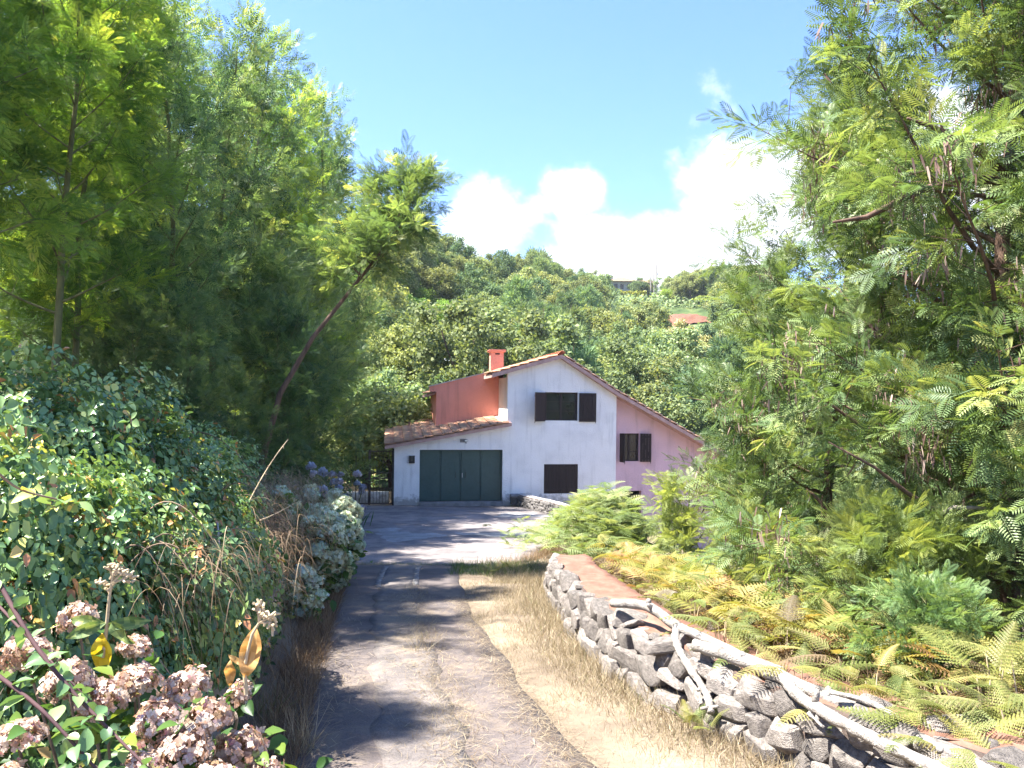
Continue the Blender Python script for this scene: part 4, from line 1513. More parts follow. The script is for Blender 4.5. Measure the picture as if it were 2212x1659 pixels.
def wattle(seed, h, R, clear=0.15, nprim=26, sprs=SPR_MID, size=(0.32, 0.55), dens=1.0, tint=(0.45, 0.17), trunk=None, rad0=0.07, mat='acacia', bark='greenbark', pods=0, up_pull=0.5, top_pow=0.8, elev=(12, 58), prof=None):
    """one tree as (wood mesh, crown mesh, pods mesh): trunk, limbs, twigs and leaf sprays"""
    g = np.random.default_rng(seed)
    tl, D, T, pod_T = [], [], [], []
    if trunk is None:
        n = 9
        tr = np.zeros((n, 3))
        tr[:, 2] = np.linspace(0, h, n)
        ph = g.uniform(0, 6)
        k = np.linspace(0, 1, n)
        tr[:, 0] = 0.05 * h * np.sin(k * 3 + ph) * k + g.normal(0, .02, n)
        tr[:, 1] = 0.05 * h * np.cos(k * 2.5 + ph) * k + g.normal(0, .02, n)
    else:
        tr = np.asarray(trunk, float)
        n = len(tr)
    kk = np.linspace(0, 1, n)
    tl.append((tr, rad0 * (1 - 0.85 * kk), 8))
    pt = lambda t: np.array([np.interp(t, kk, tr[:, c]) for c in range(3)])
    for i in range(nprim):
        t = clear + (0.99 - clear) * ((i + g.uniform(0, .9)) / nprim)
        a0 = i * 2.4 + g.normal(0, .35)
        e = RAD(elev[0] + (elev[1] - elev[0]) * t) + g.normal(0, .12)
        q = (t - clear) / (1 - clear)
        pr_ = (math.sin(math.pi * min(1, 0.22 + 0.78 * q)) ** top_pow) if prof is None else np.interp(q, prof[0], prof[1])
        L = R * (0.18 + 0.82 * pr_) * g.uniform(0.72, 1.08)
        d = np.array([math.cos(a0) * math.cos(e), math.sin(a0) * math.cos(e), math.sin(e)])
        br = bend_path(pt(t), d, L, 6, g, up_pull)
        r0 = max(0.008, rad0 * 0.42 * (1 - 0.8 * t))
        tl.append((br, np.linspace(r0, 0.004, 7), 5))
        ns = max(3, int(L / 0.17 * dens))
        bt = np.linspace(0, 1, 7)
        for j in range(ns):
            f = 0.18 + 0.82 * (j + g.uniform(0, 1)) / ns
            p = np.array([np.interp(f, bt, br[:, c]) for c in range(3)])
            bd = norm(br[min(6, int(f * 6) + 1)] - br[int(f * 6) if f < 1 else 5])
            sd_ = norm(bd * 0.7 + g.normal(0, 0.75, 3) * np.array([1, 1, 0.65]))
            sl = g.uniform(0.16, 0.42) * (0.7 + 0.5 * R / 2)
            tw = bend_path(p, sd_, sl, 3, g, 0.25, .12)
            tl.append((tw, np.linspace(0.006, 0.003, 4), 3))
            for m_ in (1, 2, 3):
                if g.random() < (0.62 if m_ < 3 else 1.0):
                    D.append(norm(sd_ + g.normal(0, .55, 3)))
                    T.append(tw[m_] - 0.03)
            if pods and g.random() < pods:
                pod_T.append(tw[3] - (0, 0, .16))
        D.append(norm(br[-1] - br[-2]))
        T.append(br[-1])
    D.append(np.array([0, 0, 1.0]))
    T.append(tr[-1] - (0, 0, .15))
    D, T = np.array(D), np.array(T)
    D[:, 2] -= 0.10
    parts = []
    pick = g.integers(0, len(sprs), len(T))
    for k in range(len(sprs)):
        m_ = pick == k
        if not m_.any():
            continue
        c = m_.sum()
        parts.append(scatter(sprs[k], frames(D[m_], g, 0.5), T[m_], g.uniform(size[0], size[1], c), np.clip(g.normal(tint[0], tint[1], c), 0.02, 0.82)))
    V, F, ft = join(parts)
    crown = np_mesh('crown', V, F, M[mat], tint=ft)
    woodm = tubes_mesh('trunk', tl, M[bark])
    pm = None
    if pods and pod_T:
        pp, pd, ps = [], [], []
        for c in pod_T:
            k = g.integers(26, 55)
            pp.append(c + g.normal(0, 1, (k, 3)) * np.array([0.12, 0.12, 0.13]))
            pd.append(np.array([0, 0, -1]) + g.normal(0, .22, (k, 3)))
        pp, pd = np.concatenate(pp), np.concatenate(pd)
        pv = np.array([(0, -0.055, 0), (0.5, -0.07, 0.02), (1, -0.02, 0), (1, 0.02, 0), (0.5, 0.07, 0.02), (0, 0.055, 0)])
        pt_ = (pv, np.array([(0, 1, 4, 5), (1, 2, 3, 4)]), np.zeros(2))
        v, f, t = scatter(pt_, frames(pd, g, 1.5), pp, g.uniform(0.09, 0.15, len(pp)), g.uniform(0, 1, len(pp)))
        pm = np_mesh('seed_pods', v, f, M['pods'], tint=t)
    return woodm, crown, pm


def plant_tree(kind, label, group, x, y, sc, rz, name='wattle_tree', sink=0.1, cat='tree', sz=None):
    t = empty(name, (x, y, float(H(x, y)) - sink), rz)
    tag(t, label, cat, group)
    t.scale = (sc, sc, sz or sc)
    link('trunk', kind[0], t)
    link('crown', kind[1], t)
    if kind[2] is not None:
        link('seed_pods', kind[2], t)['kind'] = 'stuff'
    return t


print('trees...')
WA = wattle(1, 9.0, 2.4, clear=0.20, nprim=32, sprs=SPR_NEAR, size=(0.34, 0.58), dens=0.9, tint=(0.52, 0.24), rad0=0.075)
WB = wattle(2, 8.0, 1.5, clear=0.12, nprim=30, sprs=SPR_MID, size=(0.36, 0.62), tint=(0.55, 0.24), rad0=0.065)
WC = wattle(3, 9.0, 1.6, clear=0.18, nprim=34, sprs=SPR_LOW, size=(0.42, 0.72), dens=0.8, tint=(0.5, 0.24), mat='acacia_blue', rad0=0.08)
WD = wattle(4, 4.0, 1.7, clear=0.05, nprim=24, sprs=SPR_MID, size=(0.32, 0.54), dens=0.75, tint=(0.40, 0.17), mat='acacia_blue', rad0=0.04, elev=(5, 60))
WE = wattle(6, 9.0, 1.7, clear=0.62, nprim=20, sprs=SPR_MID, size=(0.36, 0.62), dens=0.9, tint=(0.5, 0.22), rad0=0.07)
LG = 'wattle trees on the bank'
near_l = 'slender wattle tree with feathery yellow-green leaves above the bramble bank'
for (x, y, sc, rz, k) in [(-6.9, 9.0, 0.90, 0.4, WA), (-8.6, 10.5, 0.95, 2.0, WA), (-6.7, 11.3, 0.86, 4.1, WA), (-6.4, 5.3, 0.80, 1.1, WE), (-10.5, 15, 1.1, 2.2, WB), (-8.8, 16.5, 1.05, 0.5, WB), (-7.6, 13.4, 1.0, 3.0, WB), (-9.6, 12.5, 1.1, 5.1, WB)]:
    plant_tree(k, near_l, LG, x, y, sc, rz)
far_l = 'dense dark wattle tree with a feathery pointed top beyond the leaning trunk'
for (u, y, vtop, rz, k) in [(350, 15.0, -20, 0.2, WC), (462, 20, 45, 1.9, WC), (555, 24, 65, 3.3, WC), (630, 27, 190, 5.0, WB), (672, 30, 225, 0.9, WC), (540, 27, 160, 4.4, WC), (640, 33, 250, 1.2, WC), (700, 37, 340, 3.6, WC), (250, 19, 20, 2.2, WC), (130, 20, 0, 1.0, WC), (20, 18, -20, 4.0, WC), (310, 18, 0, 2.9, WC), (200, 23, 40, .4, WC), (420, 24, 90, 5.6, WC)]:
    x = (u - CX) / FPX * y
    g0 = float(H(x, y))
    top = at(u, vtop, y)[2]
    plant_tree(k, far_l, 'tall wattles along the drive', x, y, (top - g0) / (9.4 if k is WC else 8.4), rz)
# saplings filling the shade under the tall trees
und = 'bushy low wattle growing in the shade under the tall trees'
for (u, y, vtop, rz) in [(400, 13, 640, 0.1), (505, 12.6, 800, 1.4), (610, 19.0, 660, 2.9), (670, 22, 700, 4.0), (590, 21, 560, 0.8), (650, 27, 560, 2.2), (290, 12.5, 640, 4.6), (630, 19, 800, 2.2), (430, 18, 520, 3.0), (60, 15, 600, 1.0), (160, 16.5, 590, 2.0), (-20, 14, 620, 3.0), (250, 16, 580, 5.0)]:
    x = (u - CX) / FPX * y
    g0 = float(H(x, y))
    sc = max(0.35, (at(u, vtop, y)[2] - g0) / 4.3)
    plant_tree(WD, und, 'understorey wattles', x, y, sc, rz, name='young_wattle', sz=sc)
# the leaning tree
lt0 = at(556, 940, 13.6)
lp = [np.array(lt0) - (0.1, 0, 0.3), at(605, 850, lt0[1] + 0.2), at(675, 730, lt0[1] + 0.4), at(755, 630, lt0[1] + 0.7), at(822, 545, lt0[1] + 1.0), at(866, 475, lt0[1] + 1.2), at(890, 400, lt0[1] + 1.3)]
lp = np.array(lp)
lbase = lp[0].copy()
lbase[2] = min(lbase[2], float(H(lbase[0], lbase[1])))
lp[0][2] = lbase[2] - 0.15
lk = wattle(11, 1, 0.95, clear=0.50, nprim=30, sprs=SPR_MID, size=(0.34, 0.58), dens=1.25, tint=(0.42, 0.2), trunk=lp - lbase, rad0=0.06, bark='bark', mat='acacia_blue', elev=(0, 50))
lt = empty('leaning_tree', lbase)
tag(lt, 'wattle tree with a bare red-brown trunk leaning out over the drive', 'tree')
link('trunk', lk[0], lt)
link('crown', lk[1], lt)

# right-hand trees
RA = wattle(31, 9.0, 2.9, clear=0.10, nprim=44, sprs=SPR_NEAR, size=(0.34, 0.60), dens=1.0, tint=(0.52, 0.2), rad0=0.12, mat='acacia_grey', bark='bark', pods=0.16, elev=(2, 60), prof=([0, .2, .5, .8, 1], [.75, 1, .9, .6, .2]))
RB = wattle(32, 8.0, 2.6, clear=0.05, nprim=44, sprs=SPR_MID, size=(0.36, 0.62), dens=1.0, tint=(0.46, 0.17), rad0=0.10, mat='acacia_grey', bark='bark', pods=0.09, elev=(0, 62), prof=([0, .2, .5, .8, 1], [1, 1, .8, .45, .12]))
plant_tree(RA, 'tall wattle with hanging clusters of brown seed pods beside the fern bank', None, 5.0, 7.6, 1.0, 0.6, name='podded_wattle')
plant_tree(RA, 'podded wattle standing behind the fern bank, open crown with bare limbs high up', None, 6.6, 9.6, 1.18, 3.9, name='podded_wattle')
plant_tree(RB, 'broad cone-shaped wattle between the fern bank and the pink wing', None, 4.75, 11.5, 0.98, 1.2, name='podded_wattle')
plant_tree(RB, 'smaller cone-shaped wattle hiding the end of the pink wing', None, 5.35, 14.4, 0.80, 4.0, name='podded_wattle')
plant_tree(RB, 'leafy lower wattle growing right against the podded trunk', None, 5.5, 6.7, 0.80, 5.2, name='podded_wattle')
plant_tree(RB, 'wattle far up the bank behind the tallest podded wattle', None, 8.8, 13.5, 1.1, 2.4, name='podded_wattle')
# bare lower limbs of the nearest tree
pt0 = [o for o in bpy.data.objects if o.name.startswith('podded_wattle')][0]
inv = (Matrix.Translation(pt0.location) @ Matrix.Rotation(0.6, 4, 'Z')).inverted()
for pts_, rr in [([at(2190, 1230, 7.6), at(2120, 1190, 7.3), at(2030, 1110, 7.0), at(1960, 1065, 6.9), at(1890, 1010, 6.8), at(1790, 955, 6.8)], [0.036, 0.032, 0.026, 0.02, 0.014, 0.006]),
                 ([at(2030, 1112, 7.0), at(2060, 1096, 6.9), at(2130, 1097, 6.85)], [0.02, 0.02, 0.015]),
                 ([at(2240, 400, 8.2), at(2100, 385, 7.6), at(1990, 410, 7.4), at(1870, 470, 7.2), at(1800, 480, 7.1)], [0.05, 0.045, 0.036, 0.026, 0.012]),
                 ([at(2240, 430, 8.0), at(2120, 330, 7.6), at(2030, 280, 7.5), at(1960, 255, 7.4)], [0.045, 0.038, 0.028, 0.012])]:
    lo = MB().tube(pts_, rr, 7).build('limb', M['palebark'] if rr[0] == 0.02 else M['bark'], pt0, smooth=True)
    lo.matrix_parent_inverse = inv
# young shoots in front of it
SH = wattle(41, 1.3, 0.62, clear=0.03, nprim=16, sprs=SPR_NEAR, size=(0.26, 0.40), dens=1.5, tint=(0.55, 0.2), mat='bright', rad0=0.016, elev=(10, 65))
for (u, v, y, sc, rz, lab) in [(1990, 1370, 5.6, 0.62, 0, 'bright green wattle seedling low among the ferns'), (1900, 1190, 6.7, 0.95, 2, 'bright green wattle sapling in front of the bare lower limb'), (2010, 1150, 7.0, .7, 4, 'yellow-green wattle shoot under the pale dead limb'), (1620, 1150, 9.0, 0.6, 1, 'bushy blue-green wattle sapling at the end of the fern bank')]:
    p = at(u, v, y)
    g0 = float(H(p[0], p[1]))
    t = plant_tree(SH, lab, None, p[0], p[1], min(1.35, max(sc, (p[2] - g0 + 0.3) / 1.3 * .75)), rz, name='wattle_sapling', sink=0.03)
pS = at(1490, 1060, 17)
SL = wattle(43, 1.5, 0.5, clear=0.15, nprim=12, sprs=SPR_NEAR, size=(0.28, 0.40), dens=1.0, tint=(0.8, 0.12), mat='bright', rad0=0.012, elev=(20, 65))
plant_tree(SL, 'pale yellow-green sapling standing before the pink wall', None, pS[0], pS[1], (at(1490, 1045, 17)[2] - float(H(pS[0], pS[1]))) / 1.6, 0, name='leafy_sapling')
# ------------------------------------------------------------------ hillside trees
print('hill...')


def clump_crown(seed, kind, mat, fine=1.0):
    """crown of a distant tree, height about 1 for radius 0.5; leaf-sized faces in clumps"""
    g = np.random.default_rng(seed)
    T, N, S = [], [], []
    if kind == 'pine':
        for k in range(34):
            t = (k + 0.5) / 34
            a = k * 2.4
            r = 0.30 * (1.05 - t) ** 0.7 + 0.03
            c = np.array([math.cos(a) * r, math.sin(a) * r, 0.22 + 0.76 * t])
            n = 150
            d = norm(g.normal(size=(n, 3)) + np.array([math.cos(a) * .5, math.sin(a) * .5, .5]))
            T.append(c + d * g.uniform(0, 0.085, n)[:, None])
            N.append(d)
            S.append(np.full(n, 0.060))
    else:
        nb = {'round': 44, 'shrub': 30, 'airy': 42}[kind]
        for k in range(nb):
            d0 = norm(g.normal(size=3)) * g.uniform(0.45, 1.18)
            if kind == 'shrub':
                c = np.array([d0[0] * 0.38, d0[1] * 0.38, 0.30 + 0.36 * abs(d0[2])])
                br = g.uniform(0.09, 0.17)
            elif kind == 'airy':
                c = np.array([d0[0] * 0.42, d0[1] * 0.42, 0.64 + 0.32 * d0[2]])
                br = g.uniform(0.06, 0.12)
            else:
                c = np.array([d0[0] * 0.36, d0[1] * 0.36, 0.54 + 0.40 * d0[2]])
                br = g.uniform(0.07, 0.15)
            n = int(380 * fine * (br / 0.13) ** 2)
            d = norm(g.normal(size=(n, 3)) + np.array([0, 0, 0.35]))
            T.append(c + d * br * g.uniform(0.15, 1.3, n)[:, None] * np.array([1, 1, 0.8]))
            N.append(norm(d * 0.55 + np.array([0, 0, .25]) + g.normal(0, .62, (n, 3))))
            S.append(np.full(n, 0.029 / math.sqrt(fine)) * g.uniform(.6, 1.4, n))
    T, N, S = np.concatenate(T), np.concatenate(N), np.concatenate(S)
    if kind == 'pine':
        q = (np.array([(0, -.10, 0), (1, -.05, 0), (1, .05, 0), (0, .10, 0)]), np.array([(0, 1, 2, 3)]), np.zeros(1))
        Mx = frames(N, g, 1.5)
    else:
        q = (np.array([(-.5, -.2, 0), (.0, -.42, .08), (.6, 0, 0), (.0, .42, .08)]), np.array([(0, 1, 2, 3)]), np.zeros(1))
        A = norm(np.cross(N, norm(g.normal(size=N.shape))))
        Mx = np.stack([A, np.cross(N, A), N], 2)
    V, F, t = scatter(q, Mx, T, S, np.clip(g.normal(0.5, 0.22, len(T)), 0, 1))
    return np_mesh('crown', V, F, mat, tint=t)


def hill_trunk(seed, hgt=0.6, r=0.025, forks=3, mat='bark'):
    g = np.random.default_rng(seed)
    tl = [(bend_path((0, 0, -0.08), (0, 0, 1), hgt * 0.6, 4, g, 0, .08), np.linspace(r, r * .7, 5), 6)]
    top = tl[0][0][-1]
    for k in range(forks):
        a = k * 2.1 + g.uniform(0, 1)
        tl.append((bend_path(top, (math.cos(a) * .6, math.sin(a) * .6, 1), hgt * 0.6, 4, g, .3, .1), np.linspace(r * .6, r * .2, 5), 5))
    return tubes_mesh('trunk', tl, M[mat])


kinds = {
    'round': ([clump_crown(s, 'round', M['hill_a']) for s in (1, 2)], [hill_trunk(s) for s in (1, 2)], 'hillside_tree', 'rounded olive-green tree on the wooded hillside', 'tree', (4.5, 6.5)),
    'airy': ([clump_crown(s, 'airy', M['hill_a']) for s in (4, 5)], [hill_trunk(s, 0.8, 0.02, 4, 'bark') for s in (3, 4)], 'open_crowned_tree', 'open-crowned tree with visible forked trunk on the hillside', 'tree', (5, 7.5)),
    'shrub': ([clump_crown(s, 'shrub', M['hill_b']) for s in (6,)], [hill_trunk(5, 0.4)], 'hillside_shrub', 'bright yellow-green shrub on the hillside', 'shrub', (2.6, 4.2)),
    'dark': ([clump_crown(s, 'round', M['hill_c']) for s in (8,)], [hill_trunk(6)], 'dark_evergreen', 'dark green evergreen tree on the hillside', 'tree', (4.0, 6.0)),
    'pine': ([clump_crown(s, 'pine', M['hill_d']) for s in (10,)], [hill_trunk(7, 1.0, 0.018, 1)], 'pine_tree', 'blue-green pine on the hillside', 'tree', (5.5, 8.5)),
    'silver': ([clump_crown(s, 'airy', M['hill_e']) for s in (12,)], [hill_trunk(8, .8, .02, 4, 'palebark')], 'silvery_tree', 'pale silvery-leaved tree on the hillside', 'tree', (4.5, 6.5)),
}


FINE_CR = {}


def hill_tree(kind, x, y, sc, g, squash=1.0, label=None, group=True):
    cr, tr, nm, lab, cat, _ = kinds[kind]
    t = empty(nm, (x, y, float(H(x, y)) - 0.2), g.uniform(0, 6.28))
    tag(t, label or lab, cat, (nm.replace('_', ' ') + 's on the slope') if group else None)
    t.scale = (sc * squash, sc * squash, sc)
    link('trunk', tr[g.integers(len(tr))], t)
    if group:
        link('crown', cr[g.integers(len(cr))], t)
    else:      # closer trees get smaller leaves
        if kind not in FINE_CR:
            FINE_CR[kind] = clump_crown(60 + len(FINE_CR), kind if kind in ('pine', 'shrub', 'airy') else ('airy' if kind == 'silver' else 'round'), cr[0].materials[0], 1.6)
        link('crown', FINE_CR[kind], t)
    return t


g = np.random.default_rng(77)
placed = []
tries = 0


def ok(x, y, r):
    for (a, b, c) in placed:
        if (a - x) ** 2 + (b - y) ** 2 < ((r + c) * 0.52) ** 2:
            return False
    return True


# the ridge line stays as low as it stands
SK_U = [860, 900, 950, 1000, 1060, 1110, 1140, 1170, 1200, 1240, 1300, 1430, 1500, 1560, 1700]
SK_V = [470, 492, 515, 530, 553, 556, 546, 556, 580, 590, 596, 603, 588, 574, 560]
cut = hit(1485, 696, 0, y0=60)        # red earth cutting
shed_p = at(985, 790, 58)
while len(placed) < 640 and tries < 22000:
    tries += 1
    y = 44 + (g.random() ** 0.8) * 195
    a = g.uniform(-0.19, 0.34)
    x = a * y
    if y > np.interp(a, HA, HD) + 8:
        continue
    # keep the red cutting, the hedge before the villa and the shed clear from the front
    u, v = CX + a * FPX, HY - float(H(x, y)) / y * FPX
    if 940 < u < 1010 and 720 < v < 830 and y > 46:
        continue
    if y > 214 and 1300 < u < 1430:
        continue
    ridge_r = y / np.interp(a, HA, HD)
    w = g.random()
    if a < 0.02 and ridge_r > 0.62:
        k = 'shrub' if w < 0.50 else ('round' if w < 0.8 else 'dark')
    elif ridge_r > 0.9 and 0.0 < a < 0.06:
        k = 'pine' if w < 0.5 else 'dark'
    elif 0.0 < a < 0.14 and 0.3 < ridge_r < 0.7:
        k = 'pine' if w < 0.40 else ('airy' if w < 0.6 else ('round' if w < .9 else 'shrub'))
    else:
        k = 'round' if w < 0.34 else ('airy' if w < 0.58 else ('dark' if w < 0.78 else ('shrub' if w < 0.86 else ('silver' if w < 0.94 else 'pine'))))
    lo, hi = kinds[k][5]
    sc = g.uniform(lo, hi) * (0.85 + 0.35 * min(1, y / 150))
    r = sc * (0.36 if k == 'pine' else 0.46)
    vt = HY - (float(H(x, y)) + sc) / y * FPX
    if vt < np.interp(u, SK_U, SK_V) - 6 or (1290 < u < 1440 and vt < 648):
        continue
    if (abs(u - 1485) < 48 + 0.8 * r / y * FPX and vt < 704 and v > 652) or (abs(u - 985) < 42 + r / y * FPX and vt < 806 and y < 62):
        continue
    if not ok(x, y, r):
        continue
    placed.append((x, y, r))
    hill_tree(k, x, y, sc * (1.0 if k in ('shrub', 'pine') else 1.1), g, 0.85 if k == 'pine' else (1.1 if k == 'shrub' else 0.98))
print('hill trees', len(placed))
PALE = clump_crown(55, 'shrub', M['palebush'], 1.6)
# larger individuals that stand out
for (k, u, y, vtop, sq, lab) in [('shrub', 850, 36.5, 735, 1.1, 'large pale yellow-green bush behind the iron gate'), ('shrub', 790, 38, 800, 1.2, 'pale bush between the gate and the tall wattles'), ('airy', 1040, 52, 655, 1.0, 'thin-trunked open tree just behind the chimney'), ('airy', 1120, 56, 670, 1.1, 'broad open tree rising behind the roof ridge'),
                                 ('pine', 1190, 60, 690, 0.9, 'tall blue-green pine right behind the gable peak'), ('round', 1290, 55, 745, 1.2, 'broad olive tree behind the sloping right roof'), ('round', 1400, 52, 790, 1.2, 'leafy tree behind the lower end of the roof'), ('shrub', 1048, 47, 765, 1.0, 'small vivid green shrub beside the chimney'), ('shrub', 1122, 46, 772, .9, 'vivid green shrub peeping over the ridge tiles'), ('dark', 905, 62, 690, 1.1, 'dark bushy tree above the shed'),
                                 ('dark', 1480, 50, 800, 1.2, 'dark tree between roof end and podded wattles'), ('silver', 1375, 150, 655, 1.3, 'pale silvery tree left of the red earth cutting'), ('dark', 1378, 215, 600, 1.2, 'round dark tree before the villa wall'), ('dark', 1300, 206, 600, .9, 'dark tree at the end of the villa'), ('pine', 1272, 200, 594, .8, 'narrow dark conifer on the ridge beside the villa'), ('round', 1402, 216, 606, 1.0, 'brownish tree hiding the second villa roof'), ('pine', 1158, 178, 545, .9, 'tallest pine on the ridge'), ('round', 1470, 200, 590, 1.3, 'rounded tree above the red earth cutting'), ('round', 1440, 190, 628, 1.4, 'bushy tree on one side of the bare earth'), ('dark', 1478, 192, 640, 1.5, 'low dark trees edge above the bare earth'), ('round', 1512, 190, 636, 1.4, 'thick tree over the far side of the bare earth'), ('airy', 1545, 185, 640, 1.2, 'open tree over the end of the bare earth'), ('round', 1520, 200, 585, 1.4, 'broad tree on the ridge next to the podded wattle')]:
    x = (u - CX) / FPX * y
    top = at(u, vtop, y)[2]
    lab = lab.replace('left of', 'beside')
    ht = hill_tree(k, x, y, max(1.2, (top - float(H(x, y)) + 0.2) / 1.0), g, sq, lab, group=False)
    if 'pale' in lab and k == 'shrub':
        [c for c in ht.children if c.name.startswith('crown')][0].data = PALE

# red earth cutting: a cleared shelf and its scarp
cb = MB()
cx, cy, cz = cut
ex = g.normal(0, .25, 40)
V, F = [], []
nxx, nzz = 16, 7
for j in range(nzz):
    for i in range(nxx):
        t, q = i / (nxx - 1), j / (nzz - 1)
        edge = 1 - abs(2 * t - 1) ** 3
        xx, yy = cx - 5.6 * cy / 172 * 1.2 + 12.6 * t * cy / 172, cy - 2.5 + 7.0 * q
        V.append((xx + g.normal(0, .15), yy + g.normal(0, .25), float(H(xx, yy)) - 0.6 + (0.9 + 1.0 * math.sin(q * 3.1)) * (0.35 + 0.65 * edge) + g.normal(0, .15)))
for j in range(nzz - 1):
    for i in range(nxx - 1):
        F.append((j * nxx + i, j * nxx + i + 1, (j + 1) * nxx + i + 1, (j + 1) * nxx + i))
M['cut'] = noisemat('cut_red_earth', [(0.3, (0.105, 0.042, 0.025)), (0.6, (0.19, 0.085, 0.052)), (0.8, (0.24, 0.14, 0.095))], scale=0.6, detail=9, bump=0.6, bscale=2, bdist=.3)
tag(link('earth_cutting', np_mesh('earth_cutting', np.array(V), np.array(F), M['cut'])), kind='structure')
# low scrub between the trees of the hill
n = 42000
yy = 44 + g.random(n) ** 0.75 * 190
xx = g.uniform(-0.22, 0.40, n) * yy
e_ = g.random(n) < 0.12          # thicker on the shoulder above the bare earth
yy = np.where(e_, g.uniform(165, 222, n), yy)
xx = np.where(e_, g.uniform(0.18, 0.29, n) * yy, xx)
pu, pv = CX + xx / yy * FPX, HY - H(xx, yy) / yy * FPX
kp = ~((abs(pu - 1485) < 46) & (pv > 664) & (pv < 704))
xx, yy = xx[kp], yy[kp]
n = len(xx)
N = norm(g.normal(0, .6, (n, 3)) + np.array([-.2, -.4, .6]))
A = norm(np.cross(N, norm(g.normal(size=N.shape))))
q = (np.array([(-.5, -.2, 0), (.0, -.42, .08), (.6, 0, 0), (.0, .42, .08)]), np.array([(0, 1, 2, 3)]), np.zeros(1))
V, F, t = scatter(q, np.stack([A, np.cross(N, A), N], 2), np.column_stack([xx, yy, H(xx, yy) + g.random(n) * (0.9 + .6 * np.sin(xx * .9) * np.cos(yy * .7)) * np.where(yy > 165, 1.8, 1.0)]), g.uniform(.25, .6, n) * np.where(yy > 165, 1.5, 1.0), np.clip(g.normal(.45, .25, n), 0, 1))
tag(link('hill_scrub', np_mesh('hill_scrub', V, F, M['hill_a'], tint=t)), 'low scrub covering the hillside between the trees', 'scrub', kind='stuff')
# clipped yellow hedge before the villa
hg = empty('yellow_hedge', at(1345, 640, 212))
tag(hg, 'long yellow hedge on the slope below the villa', 'hedge')
n = 2600
T = np.column_stack([g.uniform(-6.5, 6.5, n), g.uniform(-.7, .7, n), g.uniform(-1.2, 1.3, n) + g.normal(0, .2, n)])
N = norm(g.normal(size=(n, 3)) + np.array([0, -.6, .6]))
A = norm(np.cross(N, norm(g.normal(size=N.shape))))
q = (np.array([(-.5, -.3, 0), (.0, -.5, 0), (.6, 0, 0), (.0, .5, 0)]), np.array([(0, 1, 2, 3)]), np.zeros(1))
V, F, t = scatter(q, np.stack([A, np.cross(N, A), N], 2), T, np.full(n, .42), g.uniform(0, 1, n))
link('foliage', np_mesh('foliage', V, F, M['hedge_yellow'], tint=t), hg)
MB().box((-6.4, -.2, -1.6), (6.4, .2, -1.0)).build('stems', M['bark'], hg)
# dead poles beside the villa
for (u, vt, lab) in [(1418, 552, 'tall bare pale tree trunk beside the villa'), (1412, 575, 'thin bare trunk, middle one of the dead poles by the villa'), (1405, 585, 'short forked dead trunk nearest the villa roof')]:
    b0, b1_ = at(u, 640, 214), at(u, vt, 214)
    d = empty('dead_tree', b0)
    tag(d, lab.replace('nearest the villa roof', 'next to the villa roof'), 'tree')
    top = b1_ - b0
    MB().tube([(0, 0, -1), (0.1, 0, top[2] * .4), (-.1, 0, top[2] * .75), (0.1, 0, top[2])], [.28, .22, .14, .05], 6).build('trunk', M['palebark'], d)
    MB().tube([(0.05, 0, top[2] * .5), (.7, 0, top[2] * .62), (.8, 0, top[2] * .8)], [.09, .06, .03], 5).build('branch', M['palebark'], d)

# shed on the slope behind the red wing
sh = empty('shed', np.array([shed_p[0], shed_p[1], float(H(shed_p[0], shed_p[1]))]))
zt = shed_p[2] - sh.location.z
tag(sh, 'low dark shed with posts and pale sheets on the slope behind the chimney', 'shed')
M['sheet'] = plain('pale_sheet', (0.55, 0.58, 0.62), rough=.5)
MB().box((-1.4, 0, zt - 1.6), (1.4, 1.5, zt + 0.3)).build('tarpaulin_wall', M['black'], sh)
MB().add([(-1.6, -.3, zt + .34), (1.5, -.3, zt + .30), (1.5, 1.7, zt + .62), (-1.6, 1.7, zt + .58), (-1.6, -.3, zt + .38), (1.5, -.3, zt + .34), (1.5, 1.7, zt + .66), (-1.6, 1.7, zt + .62)], [(3, 2, 1, 0), (4, 5, 6, 7), (0, 1, 5, 4), (1, 2, 6, 5), (2, 3, 7, 6), (3, 0, 4, 7)]).build('roof_sheet', M['sheet'], sh)
for x in (-1.35, -.1, .2, .55, .9, 1.35):
    MB().box((x - .04, -.12, zt - 1.8), (x + .04, -.02, zt + .3)).build('post', M['palebark'], sh)
BS = clump_crown(21, 'shrub', M['brownshrub'])
for (u, v, y, sc) in [(950, 770, 60, 1.6), (975, 755, 63, 3.0), (1000, 748, 66, 1.6), (930, 780, 57, 2.0), (1010, 775, 60, 1.8), (965, 735, 68, 3)]:
    p = at(u, v, y)
    t = empty('dry_shrub', (p[0], p[1], float(H(p[0], p[1])) - .1), g.uniform(0, 6))
    t.scale = (sc, sc, max(sc * .8, (p[2] - t.location.z) * 1.2))
    tag(t, 'dry reddish-brown shrub around the dark shed', 'shrub', 'dry shrubs by the shed')
    link('crown', BS, t)
    link('trunk', kinds['shrub'][1][0], t)
# ------------------------------------------------------------------ brambles and undergrowth on the left bank
print('bank...')
TRI, OVAL, FINE = trifoliate(), oval_template(), fine_leaf()


